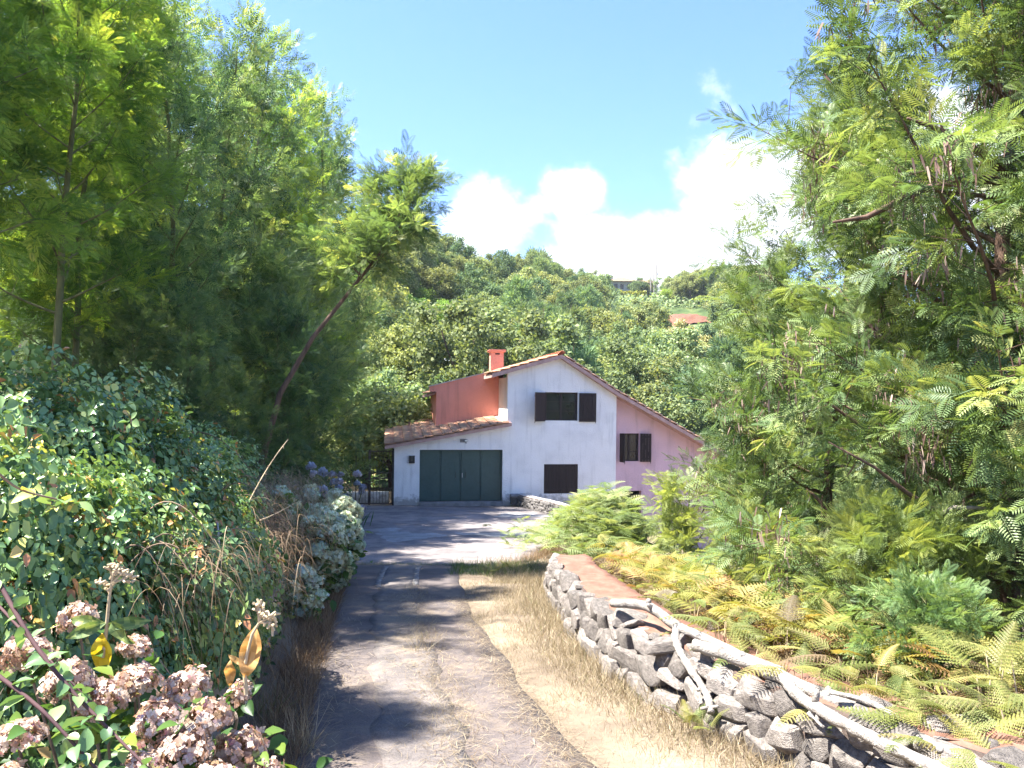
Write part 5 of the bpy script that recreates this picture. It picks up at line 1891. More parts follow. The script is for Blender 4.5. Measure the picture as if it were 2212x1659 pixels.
def mound(seed, rx, ry, rz_, n, tmpl, mat, size, tint, canes=12, name='foliage', shell=(0.55, 1.05), canemat='cane'):
    g = np.random.default_rng(seed)
    d = norm(g.normal(size=(n, 3)))
    d[:, 2] = np.abs(d[:, 2])
    lump = 1 + 0.16 * np.sin(d[:, 0] * 5 + seed) * np.cos(d[:, 1] * 4 + seed * 2) + 0.10 * np.sin(d[:, 2] * 9 + d[:, 0] * 7)
    r = (shell[0] + (shell[1] - shell[0]) * g.random(n) ** 0.5) * lump
    T = d * r[:, None] * np.array([rx, ry, rz_])
    N = norm(d * 0.8 + np.array([0, 0, 0.55]) + g.normal(0, .45, (n, 3)))
    A = norm(np.cross(N, norm(g.normal(size=N.shape))))
    Mx = np.stack([A, np.cross(N, A), N], 2)
    V, F, t = scatter(tmpl, Mx, T, g.uniform(size[0], size[1], n), np.clip(g.normal(tint[0], tint[1], n), 0, 1))
    tl = []
    for k in range(canes):
        a = g.uniform(0, 6.28)
        e = g.uniform(0.3, 1.0)
        p0 = np.array([math.cos(a) * rx * .3, math.sin(a) * ry * .3, 0])
        p2 = np.array([math.cos(a) * rx * g.uniform(.9, 1.3), math.sin(a) * ry * g.uniform(.9, 1.3), rz_ * g.uniform(.1, .7)])
        p1 = (p0 + p2) / 2 + np.array([0, 0, rz_ * g.uniform(.45, .95)]) + g.normal(0, .08, 3)
        tt = np.linspace(0, 1, 18)[:, None]
        tl.append(((1 - tt) ** 2 * p0 + 2 * tt * (1 - tt) * p1 + tt ** 2 * p2, np.linspace(.005, .002, 18), 4))
    return np_mesh(name, V, F, M[mat], tint=t), tubes_mesh('canes', tl, M[canemat])


BR = [mound(s, 1, 1, 1, 4200, TRI, 'bramble', (0.045, 0.075), (0.52, 0.26)) for s in (1, 2)]
bl_ = 'bramble mound with glossy three-part leaves and arching canes on the bank'
g = np.random.default_rng(5)
for k, (u, v, y, s, sz) in enumerate([(60, 900, 5.2, 0.95, 1.1), (180, 930, 6.0, 1.0, .9), (300, 1010, 6.2, 0.95, 0.85), (150, 1090, 4.6, 0.85, 0.9), (360, 1090, 6.6, 0.8, .85), (290, 1180, 5.2, .8, .75), (400, 1040, 8.0, .8, .85), (410, 1190, 6.2, .6, .7), (20, 1050, 4.0, 0.8, 1.0), (100, 1200, 4.0, .7, .75), (420, 985, 9.8, .85, .9)]):
    p = at(u, v, y)
    g0 = float(H(p[0], p[1]))
    top = p[2] + 0.30
    t = empty('bramble', (p[0], p[1], min(g0, top - 0.6)), g.uniform(0, 6))
    t.scale = (s, s, max(0.6, top - t.location.z))
    tag(t, bl_, 'bramble', 'brambles on the bank')
    m = BR[k % 2]
    link('foliage', m[0], t)
    link('canes', m[1], t)


def cover(name, label, cat, n, region, tmpl, mat, size, tint, hmax, seed, kind='stuff', ptint=None):
    """leafy ground cover over a strip of the bank: region(g, n) gives x, y"""
    g = np.random.default_rng(seed)
    x, y = region(g, n)
    z = H(x, y) + g.random(n) ** 1.5 * hmax(x, y)
    N = norm(np.array([0.45, -0.35, 0.8]) + g.normal(0, .55, (n, 3)))
    A = norm(np.cross(N, norm(g.normal(size=N.shape))))
    V, F, t = scatter(tmpl, np.stack([A, np.cross(N, A), N], 2), np.column_stack([x, y, z]), g.uniform(size[0], size[1], n), np.clip(g.normal(tint[0], tint[1], n), 0, 1))
    o = link(name, np_mesh(name, V, F, M[mat], tint=t))
    tag(o, label, cat, kind=kind)
    return o


def reg_bank(y0, y1, d0, d1):
    def f(g, n):
        y = g.uniform(y0, y1, n)
        return xlf(y) - g.uniform(d0, d1, n), y
    return f


cover('bank_undergrowth', 'leafy tangle of small plants covering the steep bank', 'undergrowth', 22000, reg_bank(3.0, 15, 0.35, 4.2), OVAL, 'ivy', (0.05, 0.10), (0.45, 0.25), lambda x, y: 0.55 + 0 * x, 2)
cover('shaded_undergrowth', 'shaded leafy undergrowth below the tall wattles', 'undergrowth', 16000, reg_bank(12, 30, 0.15, 4.5), OVAL, 'ivy', (0.08, 0.15), (0.40, 0.25), lambda x, y: 0.8 + 0 * x, 3)
cover('yard_undergrowth', 'leafy growth around the path behind the gate', 'undergrowth', 5000, lambda g, n: (g.uniform(-12, -7.2, n), g.uniform(30, 42, n)), OVAL, 'ivy', (0.12, 0.25), (0.5, 0.25), lambda x, y: 1.4 + 0 * x, 4)

# a stretch of grey retaining wall glimpsed behind the trailing stems
rwp = Path([(float(xlf(y)) - 0.42, y) for y in (4.2, 5.5, 7.0, 8.6)])
rw = MB()
for i in range(3):
    a, b_ = rwp.p[i], rwp.p[i + 1]
    za, zb = road_z(a[1]), road_z(b_[1])
    rw.add([(a[0], a[1], za - .2), (b_[0], b_[1], zb - .2), (b_[0] - .2, b_[1], zb - .2), (a[0] - .2, a[1], za - .2), (a[0], a[1], za + .62), (b_[0], b_[1], zb + .62), (b_[0] - .2, b_[1], zb + .62), (a[0] - .2, a[1], za + .62)],
           [(3, 2, 1, 0), (4, 5, 6, 7), (0, 1, 5, 4), (2, 3, 7, 6)] + ([(3, 0, 4, 7)] if i == 0 else []) + ([(1, 2, 6, 5)] if i == 2 else []))
tag(rw.build('retaining_wall', M['grey']), 'low grey cement wall half hidden behind trailing stems', 'wall')

# trailing bramble shoots hanging over it
def shoot(P, r, nleaf, name, label, size=0.06, mat='bramble', cm='cane', seed=0, tmpl=TRI, tint=(.5, .2), group=None, cat='shoot'):
    P = np.array(P)
    n = len(P)
    t = np.linspace(0, n - 1, (n - 1) * 5 + 1)
    pts = np.column_stack([np.interp(t, np.arange(n), P[:, k]) for k in range(3)])
    for _ in range(3):
        pts[1:-1] = .25 * pts[:-2] + .5 * pts[1:-1] + .25 * pts[2:]
    g = np.random.default_rng(seed)
    o = empty(name, pts[0])
    tag(o, label, cat, group)
    link('stem', tubes_mesh('stem', [(pts - pts[0], np.linspace(r, r * .45, len(pts)), 6)], M[cm]), o)
    k = g.uniform(0.08, 1, nleaf)
    T = np.column_stack([np.interp(k * (len(pts) - 1), np.arange(len(pts)), pts[:, c]) for c in range(3)]) - pts[0]
    D = norm(g.normal(size=(nleaf, 3)) * np.array([1, 1, .5]))
    V, F, tt = scatter(tmpl, frames(D, g, .6), T, g.uniform(.7, 1.25, nleaf) * size, np.clip(g.normal(tint[0], tint[1], nleaf), 0, 1))
    link('leaves', np_mesh('leaves', V, F, M[mat], tint=tt), o)
    return o


shoot([at(470, 1130, 5.6), at(476, 1200, 5.1), at(478, 1270, 5.0), at(462, 1330, 5.0), at(415, 1385, 5.0)], .007, 46, 'trailing_shoot', 'long leafy shoot hanging in a bend over the grey wall', seed=1, cm='palebark')
shoot([at(352, 1130, 5.0), at(355, 1200, 4.8), at(360, 1260, 4.8)], .006, 22, 'trailing_shoot', 'short straight pale shoot hanging beside the grey wall', seed=2, cm='palebark')
shoot([at(-40, 1190, 2.3), at(70, 1390, 2.15), at(160, 1500, 2.1), at(260, 1600, 2.05), at(350, 1690, 2.0)], .007, 34, 'arching_cane', 'dark purple bramble cane crossing in front of the pink hydrangea', size=.05, cm='purple_cane', seed=3, cat='cane', tmpl=FINE)
shoot([at(-30, 1440, 2.0), at(90, 1530, 1.95), at(190, 1640, 1.9), at(240, 1700, 1.9)], .006, 24, 'arching_cane', 'lower dark bramble cane with hanging leaves below the first', size=.055, cm='purple_cane', seed=4, cat='cane', tmpl=FINE)
shoot([at(-20, 1290, 2.6), at(120, 1440, 2.4), at(210, 1530, 2.4)], .005, 20, 'arching_cane', 'thin leafy cane rising through the pink hydrangea heads', size=.05, cm='purple_cane', seed=8, cat='cane', tmpl=FINE)
shoot([at(-30, 1000, 2.4), at(40, 1060, 2.5), at(130, 1080, 2.6), at(170, 1090, 2.7)], .005, 16, 'arching_cane', 'pale-leaved bramble tip reaching in high over the hydrangea', size=.07, seed=9, cat='cane', tmpl=FINE)
for k, (P_, lab) in enumerate([([at(560, 1125, 8), at(600, 1110, 8.5), at(640, 1085, 8.8)], 'pale dry cane jutting out towards the white hydrangea'), ([at(540, 1080, 8), at(580, 1000, 8.2), at(622, 950, 8.4)], 'upright reddish dead stem above the dry grass'), ([at(530, 1200, 7), at(600, 1245, 7.3), at(660, 1270, 7.6)], 'thin dry stem hanging across the white hydrangea'), ([at(30, 1265, 3.6), at(150, 1240, 3.9), at(250, 1200, 4.2)], 'long bare dry stick slanting through the brambles')]):
    P_ = np.array(P_)
    t = np.linspace(0, 1, 9)[:, None]
    pts = (1 - t) ** 2 * P_[0] + 2 * t * (1 - t) * P_[1] + t ** 2 * P_[2]
    o = empty('dry_cane', pts[0])
    tag(o, lab, 'cane')
    link('stem', tubes_mesh('stem', [(pts - pts[0], np.linspace(.008, .004, 9), 6)], M['drystem']), o)
    kn = MB()
    gg = np.random.default_rng(k)
    for q in range(9):
        c = pts[gg.integers(1, 9)] - pts[0] + gg.normal(0, .004, 3)
        kn.tube([c, c + gg.normal(0, .018, 3)], [.006, .002], 5)
    kn.build('buds', M['cane'], o)

# ------------------------------------------------------------------ hydrangeas
HP = [flower_head('flower_head', 150, 0.185, M['hypink'], s, 0.56, 0.25) for s in (1, 2, 3)]
HWm = [flower_head('flower_head', 80, 0.24, M['hywhite'], s, 0.58, 0.2) for s in (4, 5, 6)]
LIL = [flower_head('flower_head', 46, 0.34, M['lilac'], s, 0.5, 0.25, drop=-.6) for s in (7, 8)]


def hydrangea(base, heads, hm, hr, label, nleaf, spread, seed, leaf=(.10, .17), ht=0.9):
    g = np.random.default_rng(seed)
    o = empty('hydrangea_bush', base)
    tag(o, label, 'hydrangea')
    tl, T, D = [], [], []
    for (p, r) in heads:
        q = np.asarray(p) - base
        h_ = link('flower_head', hm[g.integers(len(hm))], o, q, (g.normal(0.15, .35), g.normal(0.1, .35), g.uniform(0, 6)))
        s_ = r * g.uniform(.88, 1.12)
        h_.scale = (s_, s_, s_ * g.uniform(.85, 1.1))
        st = np.array([q[0] * .3, q[1] * .3, min(0, q[2] - .3)])
        md = q * .75 + np.array([0, 0, -.08])
        tl.append((np.array([st, (st + md) / 2 + g.normal(0, .03, 3), q - (0, 0, .02)]), np.array([.008, .007, .005]), 5))
        for _ in range(5):
            T.append(q + np.array([0, 0, -r * .6]) + g.normal(0, r * .7, 3) * (1, 1, .6))
            D.append(norm(g.normal(size=3) * (1, 1, .35) + (0, 0, .05)))
    hq = np.array([np.asarray(p) - base for p, _ in heads])
    for _ in range(nleaf):
        c = hq[g.integers(len(hq))]
        T.append(c * g.uniform(.55, 1.0) + g.normal(0, spread, 3) * (1, 1, .8) - (0, 0, .10))
        D.append(norm(g.normal(size=3) * (1, 1, .4) + (0.1, -.2, .1)))
    n = len(T)
    V, F, t = scatter(FINE, frames(np.array(D), g, .5), np.array(T), g.uniform(leaf[0], leaf[1], n), np.clip(g.normal(.45, .25, n), 0, 1))
    link('leaves', np_mesh('leaves', V, F, M['hyleaf'], tint=t), o)
    link('stems', tubes_mesh('stems', tl, M['cane']), o)
    return o


heads = []
for (u, v, y, r) in [(405, 1490, 2.75, 62), (345, 1560, 2.6, 60), (440, 1570, 2.65, 62), (395, 1640, 2.55, 62), (520, 1625, 2.7, 58), (565, 1680, 2.65, 52), (290, 1480, 2.95, 52), (225, 1520, 2.75, 55), (150, 1480, 2.7, 58), (40, 1600, 2.45, 60), (60, 1420, 2.8, 52), (310, 1660, 2.45, 50), (520, 1500, 2.9, 34), (170, 1340, 3.1, 44), (460, 1700, 2.5, 58), (20, 1700, 2.35, 60), (180, 1710, 2.35, 55), (290, 1400, 3.2, 40)]:
    heads.append((at(u, v, y), 0.88 * r / FPX * y))
hb = np.array([-1.25, 2.75, float(H(-1.25, 2.75))])
hydrangea(hb, heads, HP, .1, 'hydrangea with faded pink and cream flower heads at the near edge of the drive', 330, .13, 5, leaf=(.07, .125))
heads = []
g = np.random.default_rng(12)
# bank of pale green heads: surface of a rounded bush spilling onto the drive
for (u, v, y, ru, rv, n) in [(690, 1190, 12.0, 62, 95, 58), (640, 1290, 10.2, 55, 60, 26), (735, 1150, 13.6, 36, 70, 24), (620, 1120, 11.4, 60, 30, 14), (690, 1085, 15.0, 50, 36, 14), (580, 1070, 11.0, 50, 34, 8)]:
    hs = []
    for k in range(n):
        a, r = g.uniform(0, 6.28), math.sqrt(g.random())
        bulge = math.sqrt(max(0, 1 - r * r)) * 0.7
        hs.append((at(u + ru * r * math.cos(a), v + rv * r * math.sin(a), y - bulge), g.uniform(13, 21) / FPX * (y - .3)))
    bx_ = at(u - 15, v, y + .1)
    bb = np.array([bx_[0], bx_[1], float(H(bx_[0], bx_[1]))])
    heads.append((bb, hs, ru, rv))
labs = ['large hydrangea thick with pale green-white heads spilling onto the drive', 'lower hydrangea clump with yellowish heads and broad dark leaves', 'pale hydrangea at the turn of the drive with pinkish fading heads', 'hydrangea half buried in dry grass above the large bush', 'shaded hydrangea next to the lilac flowers', 'small hydrangea patch deep in the brambles']
for k, (bb, hs, ru, rv) in enumerate(heads):
    hydrangea(bb, hs, HWm, .1, labs[k], 40 + 3 * len(hs), .12, 30 + k, leaf=(.09, .16))

# agapanthus: lilac globes on stems by the gate
for k, (u, v, y, lab) in enumerate([(762, 1062, 22, 'tall lilac agapanthus clump next to the iron gate'), (728, 1070, 19, 'lilac agapanthus clump between gate and hydrangeas'), (650, 1030, 15, 'lone pair of lilac agapanthus globes above the dry grass'), (690, 1050, 18, 'lilac agapanthus in deep shade under the wattles')]):
    p = at(u, v, y)
    base = np.array([p[0], p[1], float(H(p[0], p[1]))])
    o = empty('agapanthus', base)
    tag(o, lab, 'agapanthus')
    tl, T, D = [], [], []
    for q in range(2 if k == 2 else 8):
        c = p + g.normal(0, 1, 3) * np.array([.32, .3, .22]) - base
        link('flower_head', LIL[q % 2], o, c, (g.normal(0, .3), g.normal(0, .3), 0), (.085, .085, .085))
        tl.append((np.array([(c[0] * .4, c[1] * .4, 0), c * .6, c]), np.array([.008, .007, .006]), 5))
    for q in range(40):
        T.append(np.array([g.normal(0, .15), g.normal(0, .15), 0.02]))
        D.append(norm(np.array([g.normal(0, .5), g.normal(0, .5), .9])))
    V, F, t = scatter((np.array([(0, -.03, 0), (.6, -.035, .05), (1, 0, -.1), (.6, .035, .05)]), np.array([(0, 1, 2, 3)]), np.zeros(1)), frames(np.array(D), g, .6), np.array(T), g.uniform(.45, .8, 40), g.uniform(.2, .7, 40))
    link('leaves', np_mesh('leaves', V, F, M['hyleaf'], tint=t), o)
    link('stems', tubes_mesh('stems', tl, M['greenbark']), o)

# tall dry flower stalks over the pink hydrangea
def bigleaf(L, W, mat, name, parent, p, d, seed, curl=0.25):
    n = 9
    xs = np.linspace(0, 1, n)
    w = W * np.sin(np.pi * np.clip(xs, 0.02, 0.99)) ** 0.7
    V, F = [], []
    for i, x in enumerate(xs):
        for s in (-1, -.5, 0, .5, 1):
            V.append((x * L, s * w[i] / 2, -curl * L * x * x + 0.25 * abs(s) * w[i] + 0.01 * math.sin(9 * x + s)))
    for i in range(n - 1):
        for k in range(4):
            F.append((i * 5 + k, (i + 1) * 5 + k, (i + 1) * 5 + k + 1, i * 5 + k + 1))
    g_ = np.random.default_rng(seed)
    R = frames(np.array([d], float), g_, .2, up=(0.15, -1, 0.3))[0]
    V = np.array(V) @ R.T + np.asarray(p)
    return link(name, np_mesh(name, V, np.array(F), M[mat], tint=g_.uniform(0, 1, len(F)), smooth=True), parent)


def dry_stalk(P_, label, leaves, tips, y):
    pts = np.array([at(u, v, y) for u, v in P_])
    o = empty('dry_stalk', pts[0])
    tag(o, label, 'stalk')
    link('stem', tubes_mesh('stem', [(pts - pts[0], np.linspace(.008, .005, len(pts)), 6)], M['drystem']), o)
    b = MB()
    gg = np.random.default_rng(len(label))
    for (u, v) in tips:
        c = at(u, v, y) - pts[0]
        e = pts[-1] - pts[0]
        b.tube([e * .97 + c * .03, c], [.005, .004], 5)
        for q in range(12):
            s = c + gg.normal(0, .012, 3)
            b.tube([s, s + gg.normal(0, .012, 3)], [.006, .004], 5)
    b.build('seed_head', M['drystem'], o)
    for k, (u, v, L, W, m, d, nm) in enumerate(leaves):
        bigleaf(L, W, m, nm, o, at(u, v, y) - pts[0], d, k)
    return o


dry_stalk([(532, 1500), (528, 1450), (533, 1415), (545, 1370), (560, 1345)], 'dry stalk with two curled orange-brown leaves and a branched seed head', [(532, 1462, .17, .075, 'orange_leaf', (0.15, 0, 1), 'leaf'), (500, 1425, .10, .04, 'orange_leaf', (-0.1, 0, -1), 'leaf'), (532, 1440, .08, .02, 'orange_leaf', (-1, 0, .6), 'leaf')], [(557, 1310), (580, 1335), (565, 1325), (586, 1345)], 2.75)
dry_stalk([(222, 1420), (230, 1360), (235, 1300), (240, 1262)], 'pale stalk with a fluffy seed head and one large yellow leaf', [(222, 1368, .16, .075, 'yellow_leaf', (0.05, -.15, -1), 'yellow_leaf'), (230, 1350, .16, .05, 'bright', (-1, 0, .15), 'leaf'), (235, 1350, .15, .05, 'bright', (1, 0, .1), 'leaf'), (240, 1340, .13, .05, 'bright', (.7, -.4, -.6), 'leaf'), (228, 1345, .14, .05, 'bright', (-.6, -.4, -.2), 'leaf')], [(245, 1235), (262, 1240), (225, 1265), (275, 1247), (250, 1225)], 3.0)

# ------------------------------------------------------------------ grasses
BL = blade()


def grass(name, label, cat, x, y, h, mat, tint, seed, kind=None, width=1.0, lean=0.45, base=None, parent=None, zoff=0.0):
    g = np.random.default_rng(seed)
    n = len(x)
    D = norm(np.column_stack([g.normal(0, lean, n), g.normal(0, lean, n), np.ones(n)]))
    ph = g.uniform(0, 6.28, n)
    X = norm(np.cross(D, np.column_stack([np.cos(ph), np.sin(ph), np.zeros(n)])))
    Mx = np.stack([X, np.cross(D, X), D], 2)
    z = (H(x, y) if base is None else base) + zoff
    Vt = BL[0] * np.array([1, width, 1])
    V, F, t = scatter((Vt, BL[1], BL[2]), Mx, np.column_stack([x, y, z]), h, np.clip(g.normal(tint[0], tint[1], n), 0, 1))
    o = link(name, np_mesh(name, V, F, M[mat], tint=t), parent)
    if label:
        tag(o, label, cat, kind=kind)
    return o


g = np.random.default_rng(50)
n = 62000
y = 2.6 + (g.random(n) ** 1.25) * 13.2
xa, xb = xrd(y) - 0.06, np.interp(y, WY, WX) + 0.12
q = g.random(n)
x = xa + 0.02 + (xb - xa) * q ** 0.95
keep = np.sin(x * 5.1 + y * 2.3) + np.sin(y * 4.3 - x * 3.1) + g.normal(0, .9, n) > -1.5
x, y, q = x[keep], y[keep], q[keep]
hh = (0.05 + 0.13 * q) * g.uniform(.5, 1.5, len(x)) * np.interp(y, [3, 6, 12, 16], [.85, 1, 1.15, 1.0])
grass('dry_verge_grass', 'straw-coloured dry grass verge between the drive and the stone wall', 'grass', x, y, hh, 'straw', (.52, .22), 51, kind='stuff', width=1.3, lean=.7, base=road_z(y) - 0.05)
# greener tuft in the shade at the seam, and along forecourt edge
n = 3800
y = g.uniform(14.2, 16.0, n)
x = g.uniform(-1.15, 1.1, n)
grass('green_verge_grass', 'green grass in the shade where drive meets forecourt', 'grass', x, y, g.uniform(.08, .26, n), 'greengrass', (.4, .25), 52, kind='stuff', base=road_z(y) - .05)
n = 7000
y = g.uniform(15.8, 25, n)
x = np.interp(y, [15.6, 16.4, 17.5, 18.5, 21.4, 25.2], [-0.9, 0.35, 0.8, 1.0, 1.4, 1.8]) + g.exponential(.22, n) - .12
grass('forecourt_edge_grass', 'rust and straw grass along the rounded edge of the forecourt', 'grass', x, y, g.uniform(.08, .30, n), 'drybrown', (.6, .25), 53, kind='stuff')
# seam weeds and centre strip weeds
n = 1300
x = g.uniform(-3.2, -0.9, n)
y = 15.63 + g.normal(0, .06, n)
grass('seam_weeds', 'thin line of weeds in the seam across the drive', 'weeds', x, y, g.uniform(.03, .10, n), 'greengrass', (.5, .3), 54, kind='stuff', base=road_z(y))
n = 7000
y = g.uniform(3.6, 14, n)
x = mid(y) + 0.26 + g.normal(0, .13, n)
kp = np.sin(y * 2.2) + g.normal(0, .5, n) > 0.1
grass('strip_weeds', 'sparse straw and weeds along the edge of the concrete strip', 'weeds', x[kp], y[kp], (g.uniform(.02, .09, n) * (1 + (g.random(n) < .06)))[kp], 'straw', (.55, .25), 55, kind='stuff', base=road_z(y[kp]), lean=.9)
# left kerb grass
n = 15000
y = g.uniform(3.0, 14, n)
x = xlf(y) - g.exponential(.22, n) + .12
grass('bank_verge_grass', 'mixed short grass along the hydrangea side of the drive', 'grass', x, y, g.uniform(.06, .26, n) ** 1.0, 'drybrown', (.45, .3), 56, kind='stuff')
# single dry tufts
for k, (u, v, s, nn, lab, mat) in enumerate([(912, 1420, .34, 60, 'tall dry seeding grass tuft on the concrete strip', 'straw'), (985, 1590, .22, 50, 'low dry tuft in the straw by the camera end of the strip', 'straw'), (960, 1470, .16, 40, 'small dry tuft below the tall seeding one', 'straw'), (640, 1640, .42, 110, 'drooping golden grass clump beside the pink hydrangea', 'straw'), (560, 1560, .30, 80, 'green-grey grass clump behind the dry stalk', 'greengrass'), (600, 1300, .35, 70, 'green grass clump at the foot of the lower hydrangea', 'greengrass'), (1690, 1640, .25, 80, 'brown withered tuft against the wall foot', 'drybrown')]):
    p = hit(u, v)
    gg = np.random.default_rng(k + 60)
    lab = lab.replace('by the camera end of the strip', 'at the lower end of the strip')
    o = empty('grass_tuft', (p[0], p[1], float(p[2])))
    tag(o, lab, 'grass tuft')
    a = gg.normal(0, .07, nn), gg.normal(0, .07, nn)
    grass('blades', None, None, a[0], a[1], gg.uniform(.5, 1.1, nn) * s, mat, (.55, .22), k, base=np.zeros(nn) - .02, parent=o, lean=.5, width=.6)
# dead grass cascade between brambles and the white hydrangea
for k, (u, v, y_, s, lab) in enumerate([(505, 1190, 7.6, .6, 'cascade of long dead brown grass over the bank'), (520, 1100, 8.8, .55, 'dead brown grass sheaf above the cascade'), (470, 1250, 6.8, .45, 'tangled dead grass low on the bank by the grey wall'), (575, 1150, 9.4, .4, 'dry grass spilling beside the large hydrangea'), (610, 1060, 11.5, .7, 'arching tan grass plume clump under the wattles'), (300, 1230, 4.6, .4, 'little heap of dead stems among the brambles')]):
    p = at(u, v - 20, y_)
    gg = np.random.default_rng(k + 80)
    nn = 520
    o = empty('dead_grass', p)
    tag(o, lab, 'dead grass')
    tl = []
    V, F = [], []
    for i in range(nn):
        st = gg.normal(0, 1, 3) * np.array([.28, .3, .10])
        az_ = gg.normal(-.5, 1.0)
        d = np.array([math.cos(az_), math.sin(az_), gg.uniform(.1, .9)])
        L = s * gg.uniform(.5, 1.2)
        w = gg.uniform(.0014, .003)
        sd_ = norm(np.cross(d, (0, 0, 1)))
        b = len(V)
        for j in range(6):
            t = j / 5
            c = st + d * L * t * .8 + np.array([0, 0, -1.25 * L * t * t])
            ww = w * (1 - .7 * t)
            V += [c - sd_ * ww, c + sd_ * ww]
        F += [(b + 2 * j, b + 2 * j + 1, b + 2 * j + 3, b + 2 * j + 2) for j in range(5)]
    tt = np.repeat(np.clip(gg.normal(.5, .25, nn), 0, 1), 5)
    link('blades', np_mesh('blades', np.array(V), np.array(F), M['drybrown'], tint=tt), o)
# straw and twig litter on the drive
n = 15000
y = 2.8 + g.random(n) ** 1.2 * 9
sel = g.random(n)
x = np.where(sel < .42, xrf(y) + g.normal(-.08, .12, n), np.where(sel < .8, mid(y) + .22 + g.normal(0, .22, n), xlf(y) + np.abs(g.normal(0, .25, n))))
a = g.uniform(0, math.pi, n)
Mx = np.stack([np.stack([np.cos(a), np.sin(a), g.normal(0, .12, n)], -1), np.stack([-np.sin(a), np.cos(a), 0 * a], -1), np.tile([0, 0, 1.0], (n, 1))], 2)
V, F, t = scatter((np.array([(-.5, -.010, 0), (.0, -.016, .02), (.5, -.006, 0), (.5, .006, 0), (0, .016, .02), (-.5, .010, 0)]), np.array([(0, 1, 4, 5), (1, 2, 3, 4)]), np.zeros(2)), Mx, np.column_stack([x, y, road_z(y) + .018]), g.uniform(.03, .12, n), np.clip(np.where(g.random(n) < .3, .02, g.normal(.42, .2, n)), 0, .85))
tag(link('straw_litter', np_mesh('straw_litter', V, F, M['straw'], tint=t)), 'loose dry straw and needles scattered on the drive', 'litter', kind='stuff')

# ------------------------------------------------------------------ bracken
print('ferns...')
FN, FF = bracken(15, True), bracken(9, False)


def frond_mesh(seed, mat, tm):
    g_ = np.random.default_rng(seed)
    return np_mesh('frond', FN[0], FN[1], M[mat], tint=np.clip(g_.normal(tm, .10, len(FN[1])), 0, 1))


fr_g = [frond_mesh(1, 'fern', .35), frond_mesh(2, 'fern', .55), frond_mesh(3, 'fern', .7)]
fr_d = [frond_mesh(4, 'ferndry', .5), frond_mesh(5, 'ferndry', .7)]
g = np.random.default_rng(91)
fern_spots = []
for (u, v, y_) in [(1560, 1330, 6.6), (1640, 1300, 7.0), (1700, 1350, 6.2), (1620, 1390, 6.1), (1770, 1330, 6.2), (1730, 1420, 5.5), (1830, 1400, 5.6), (1800, 1460, 5.1), (1890, 1440, 5.1), (1930, 1500, 4.7), (2000, 1460, 4.8), (2060, 1510, 4.5), (2130, 1440, 4.6), (2190, 1500, 4.3), (2100, 1580, 4.1), (2180, 1600, 3.9), (2010, 1570, 4.3), (1500, 1290, 7.6), (1440, 1260, 8.6), (1560, 1260, 8.2), (2150, 1390, 5.0), (1650, 1240, 8.4), (1870, 1350, 6.2), (2210, 1420, 4.7)]:
    fern_spots.append((at(u, v, y_), 0.44))
fl = 'yellow-green bracken fern with arching fronds behind the stone wall'
for k, (p, L) in enumerate(fern_spots):
    base = np.array([p[0], p[1], float(H(p[0], p[1]))])
    hgt = max(.12, p[2] - base[2] - .05)
    o = empty('bracken_fern', base)
    tag(o, fl, 'fern', 'bracken ferns behind the wall')
    nf = 6
    tl = []
    for j in range(nf):
        a = j * 6.283 / nf + g.normal(0, .4)
        dry = g.random() < .05
        me = (fr_d if dry else fr_g)[g.integers(2 if dry else 3)]
        zz = hgt * g.uniform(.55, 1.05)
        f = link('frond', me, o, (0.06 * math.cos(a), 0.06 * math.sin(a), zz), (g.normal(0, .25), RAD(g.uniform(-38, -4)), a))
        s_ = L * g.uniform(.8, 1.3)
        f.scale = (s_, s_ * g.uniform(.65, 1.05), s_ * g.uniform(.5, 1.7))
        tl.append((np.array([(0, 0, -.05), (0.03 * math.cos(a), .03 * math.sin(a), zz * .6), (0.06 * math.cos(a), .06 * math.sin(a), zz)]), np.array([.006, .005, .004]), 5))
    link('stems', tubes_mesh('stems', tl, M['drystem']), o)
# low single fern sprigs on the verge
for k, (u, v, s) in enumerate([(1065, 1245, .34), (1105, 1245, .36), (1145, 1248, .34), (1490, 1590, .26), (1530, 1600, .24)]):
    p = hit(u, v)
    o = empty('fern_sprig', (p[0], p[1], p[2] - .05))
    tag(o, 'small green fern sprig in the dry verge grass', 'fern', 'fern sprigs in the verge')
    for j in range(4):
        f = link('frond', fr_g[j % 2], o, (0, 0, .12), (g.normal(0, .2), RAD(g.uniform(-70, -30)), j * 1.6 + k))
        f.scale = (s, s, s)
    link('stems', tubes_mesh('stems', [(np.array([(0, 0, -.05), (0, 0, .06), (0, 0, .13)]), np.array([.005, .004, .004]), 5)], M['drystem']), o)


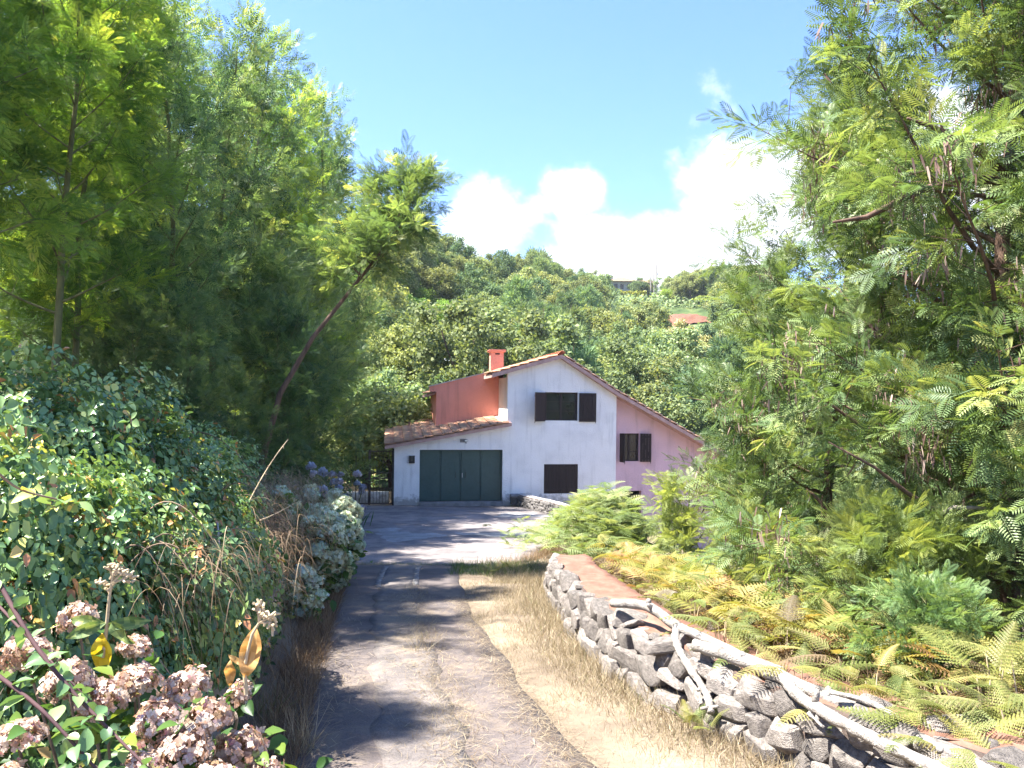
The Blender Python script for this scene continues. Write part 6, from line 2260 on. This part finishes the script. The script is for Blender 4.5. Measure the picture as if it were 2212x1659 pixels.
def fern_mass(name, label, n, xy, hfun, mat, tint, size, seed, tm=FF):
    g_ = np.random.default_rng(seed)
    x, y = xy(g_, n)
    z = H(x, y) + hfun(x, y) * (0.15 + 0.85 * g_.random(n) ** .7)
    az_ = g_.uniform(0, 6.28, n)
    D = norm(np.column_stack([np.cos(az_), np.sin(az_), g_.uniform(-.15, .75, n)]))
    V, F, t = scatter(tm, frames(D, g_, .35), np.column_stack([x, y, z]), g_.uniform(size[0], size[1], n), np.clip(g_.normal(tint[0], tint[1], n), 0, 1))
    o = link(name, np_mesh(name, V, F, M[mat], tint=t))
    tag(o, label, 'bracken', kind='stuff')


xwf = lambda y: np.interp(y, WY, WX)
bump = lambda x, y: 0.35 + 1.35 * np.exp(-((x - 2.45) / 1.05) ** 2 - ((y - 18.8) / 2.6) ** 2)
fern_mass('bracken_thicket', 'dense pale green bracken thicket beside the forecourt', 2900, lambda g_, n: (g_.normal(2.65, .9, n), g_.normal(18.8, 1.7, n)), bump, 'fernpale', (.45, .22), (.30, .62), 1)
fern_mass('bracken_slope', 'yellowing bracken covering the slope behind the stone wall', 2900, lambda g_, n: ((lambda y: (xwf(y) + .95 + g_.gamma(1.6, .9, n), y))(g_.uniform(5.0, 17.5, n))), lambda x, y: .45 + 0 * x, 'fern', (.60, .22), (.25, .5), 2)
fern_mass('dry_bracken', 'brown withered bracken under the green fronds', 3200, lambda g_, n: ((lambda y: (xwf(y) + .86 + g_.gamma(1.5, .8, n), y))(3.2 + 14 * g_.random(n) ** 1.2)), lambda x, y: .25 + 0 * x, 'ferndry', (.5, .25), (.14, .34), 3)
n = 9000
y = 3.0 + 13 * g.random(n) ** 1.3
x = xwf(y) + .8 + g.gamma(1.6, .8, n)
grass('bank_dry_grass', 'dry stems and grass among the bracken', 'grass', x, y, g.uniform(.12, .42, n), 'drybrown', (.6, .25), 95, kind='stuff', lean=.6, width=.7)
# ------------------------------------------------------------------ summer haze in the valley
hz_ = MB().box((-960, -960, float(GZ.min()) - 1.0), (960, 1260, max(45.0, float(GZ.max()) + 9.0)))
hm_, hn, hl = newmat('haze')
pv_ = hn.new('ShaderNodeVolumePrincipled')
pv_.inputs['Color'].default_value = (0.80, 0.90, 1.0, 1)
pv_.inputs['Density'].default_value = 0.00022
pv_.inputs['Anisotropy'].default_value = 0.2
ho_ = hn.new('ShaderNodeOutputMaterial')
hl.new(pv_.outputs[0], ho_.inputs['Volume'])
tag(hz_.build('haze', hm_), 'thin pale summer haze over the valley', 'haze', kind='stuff')
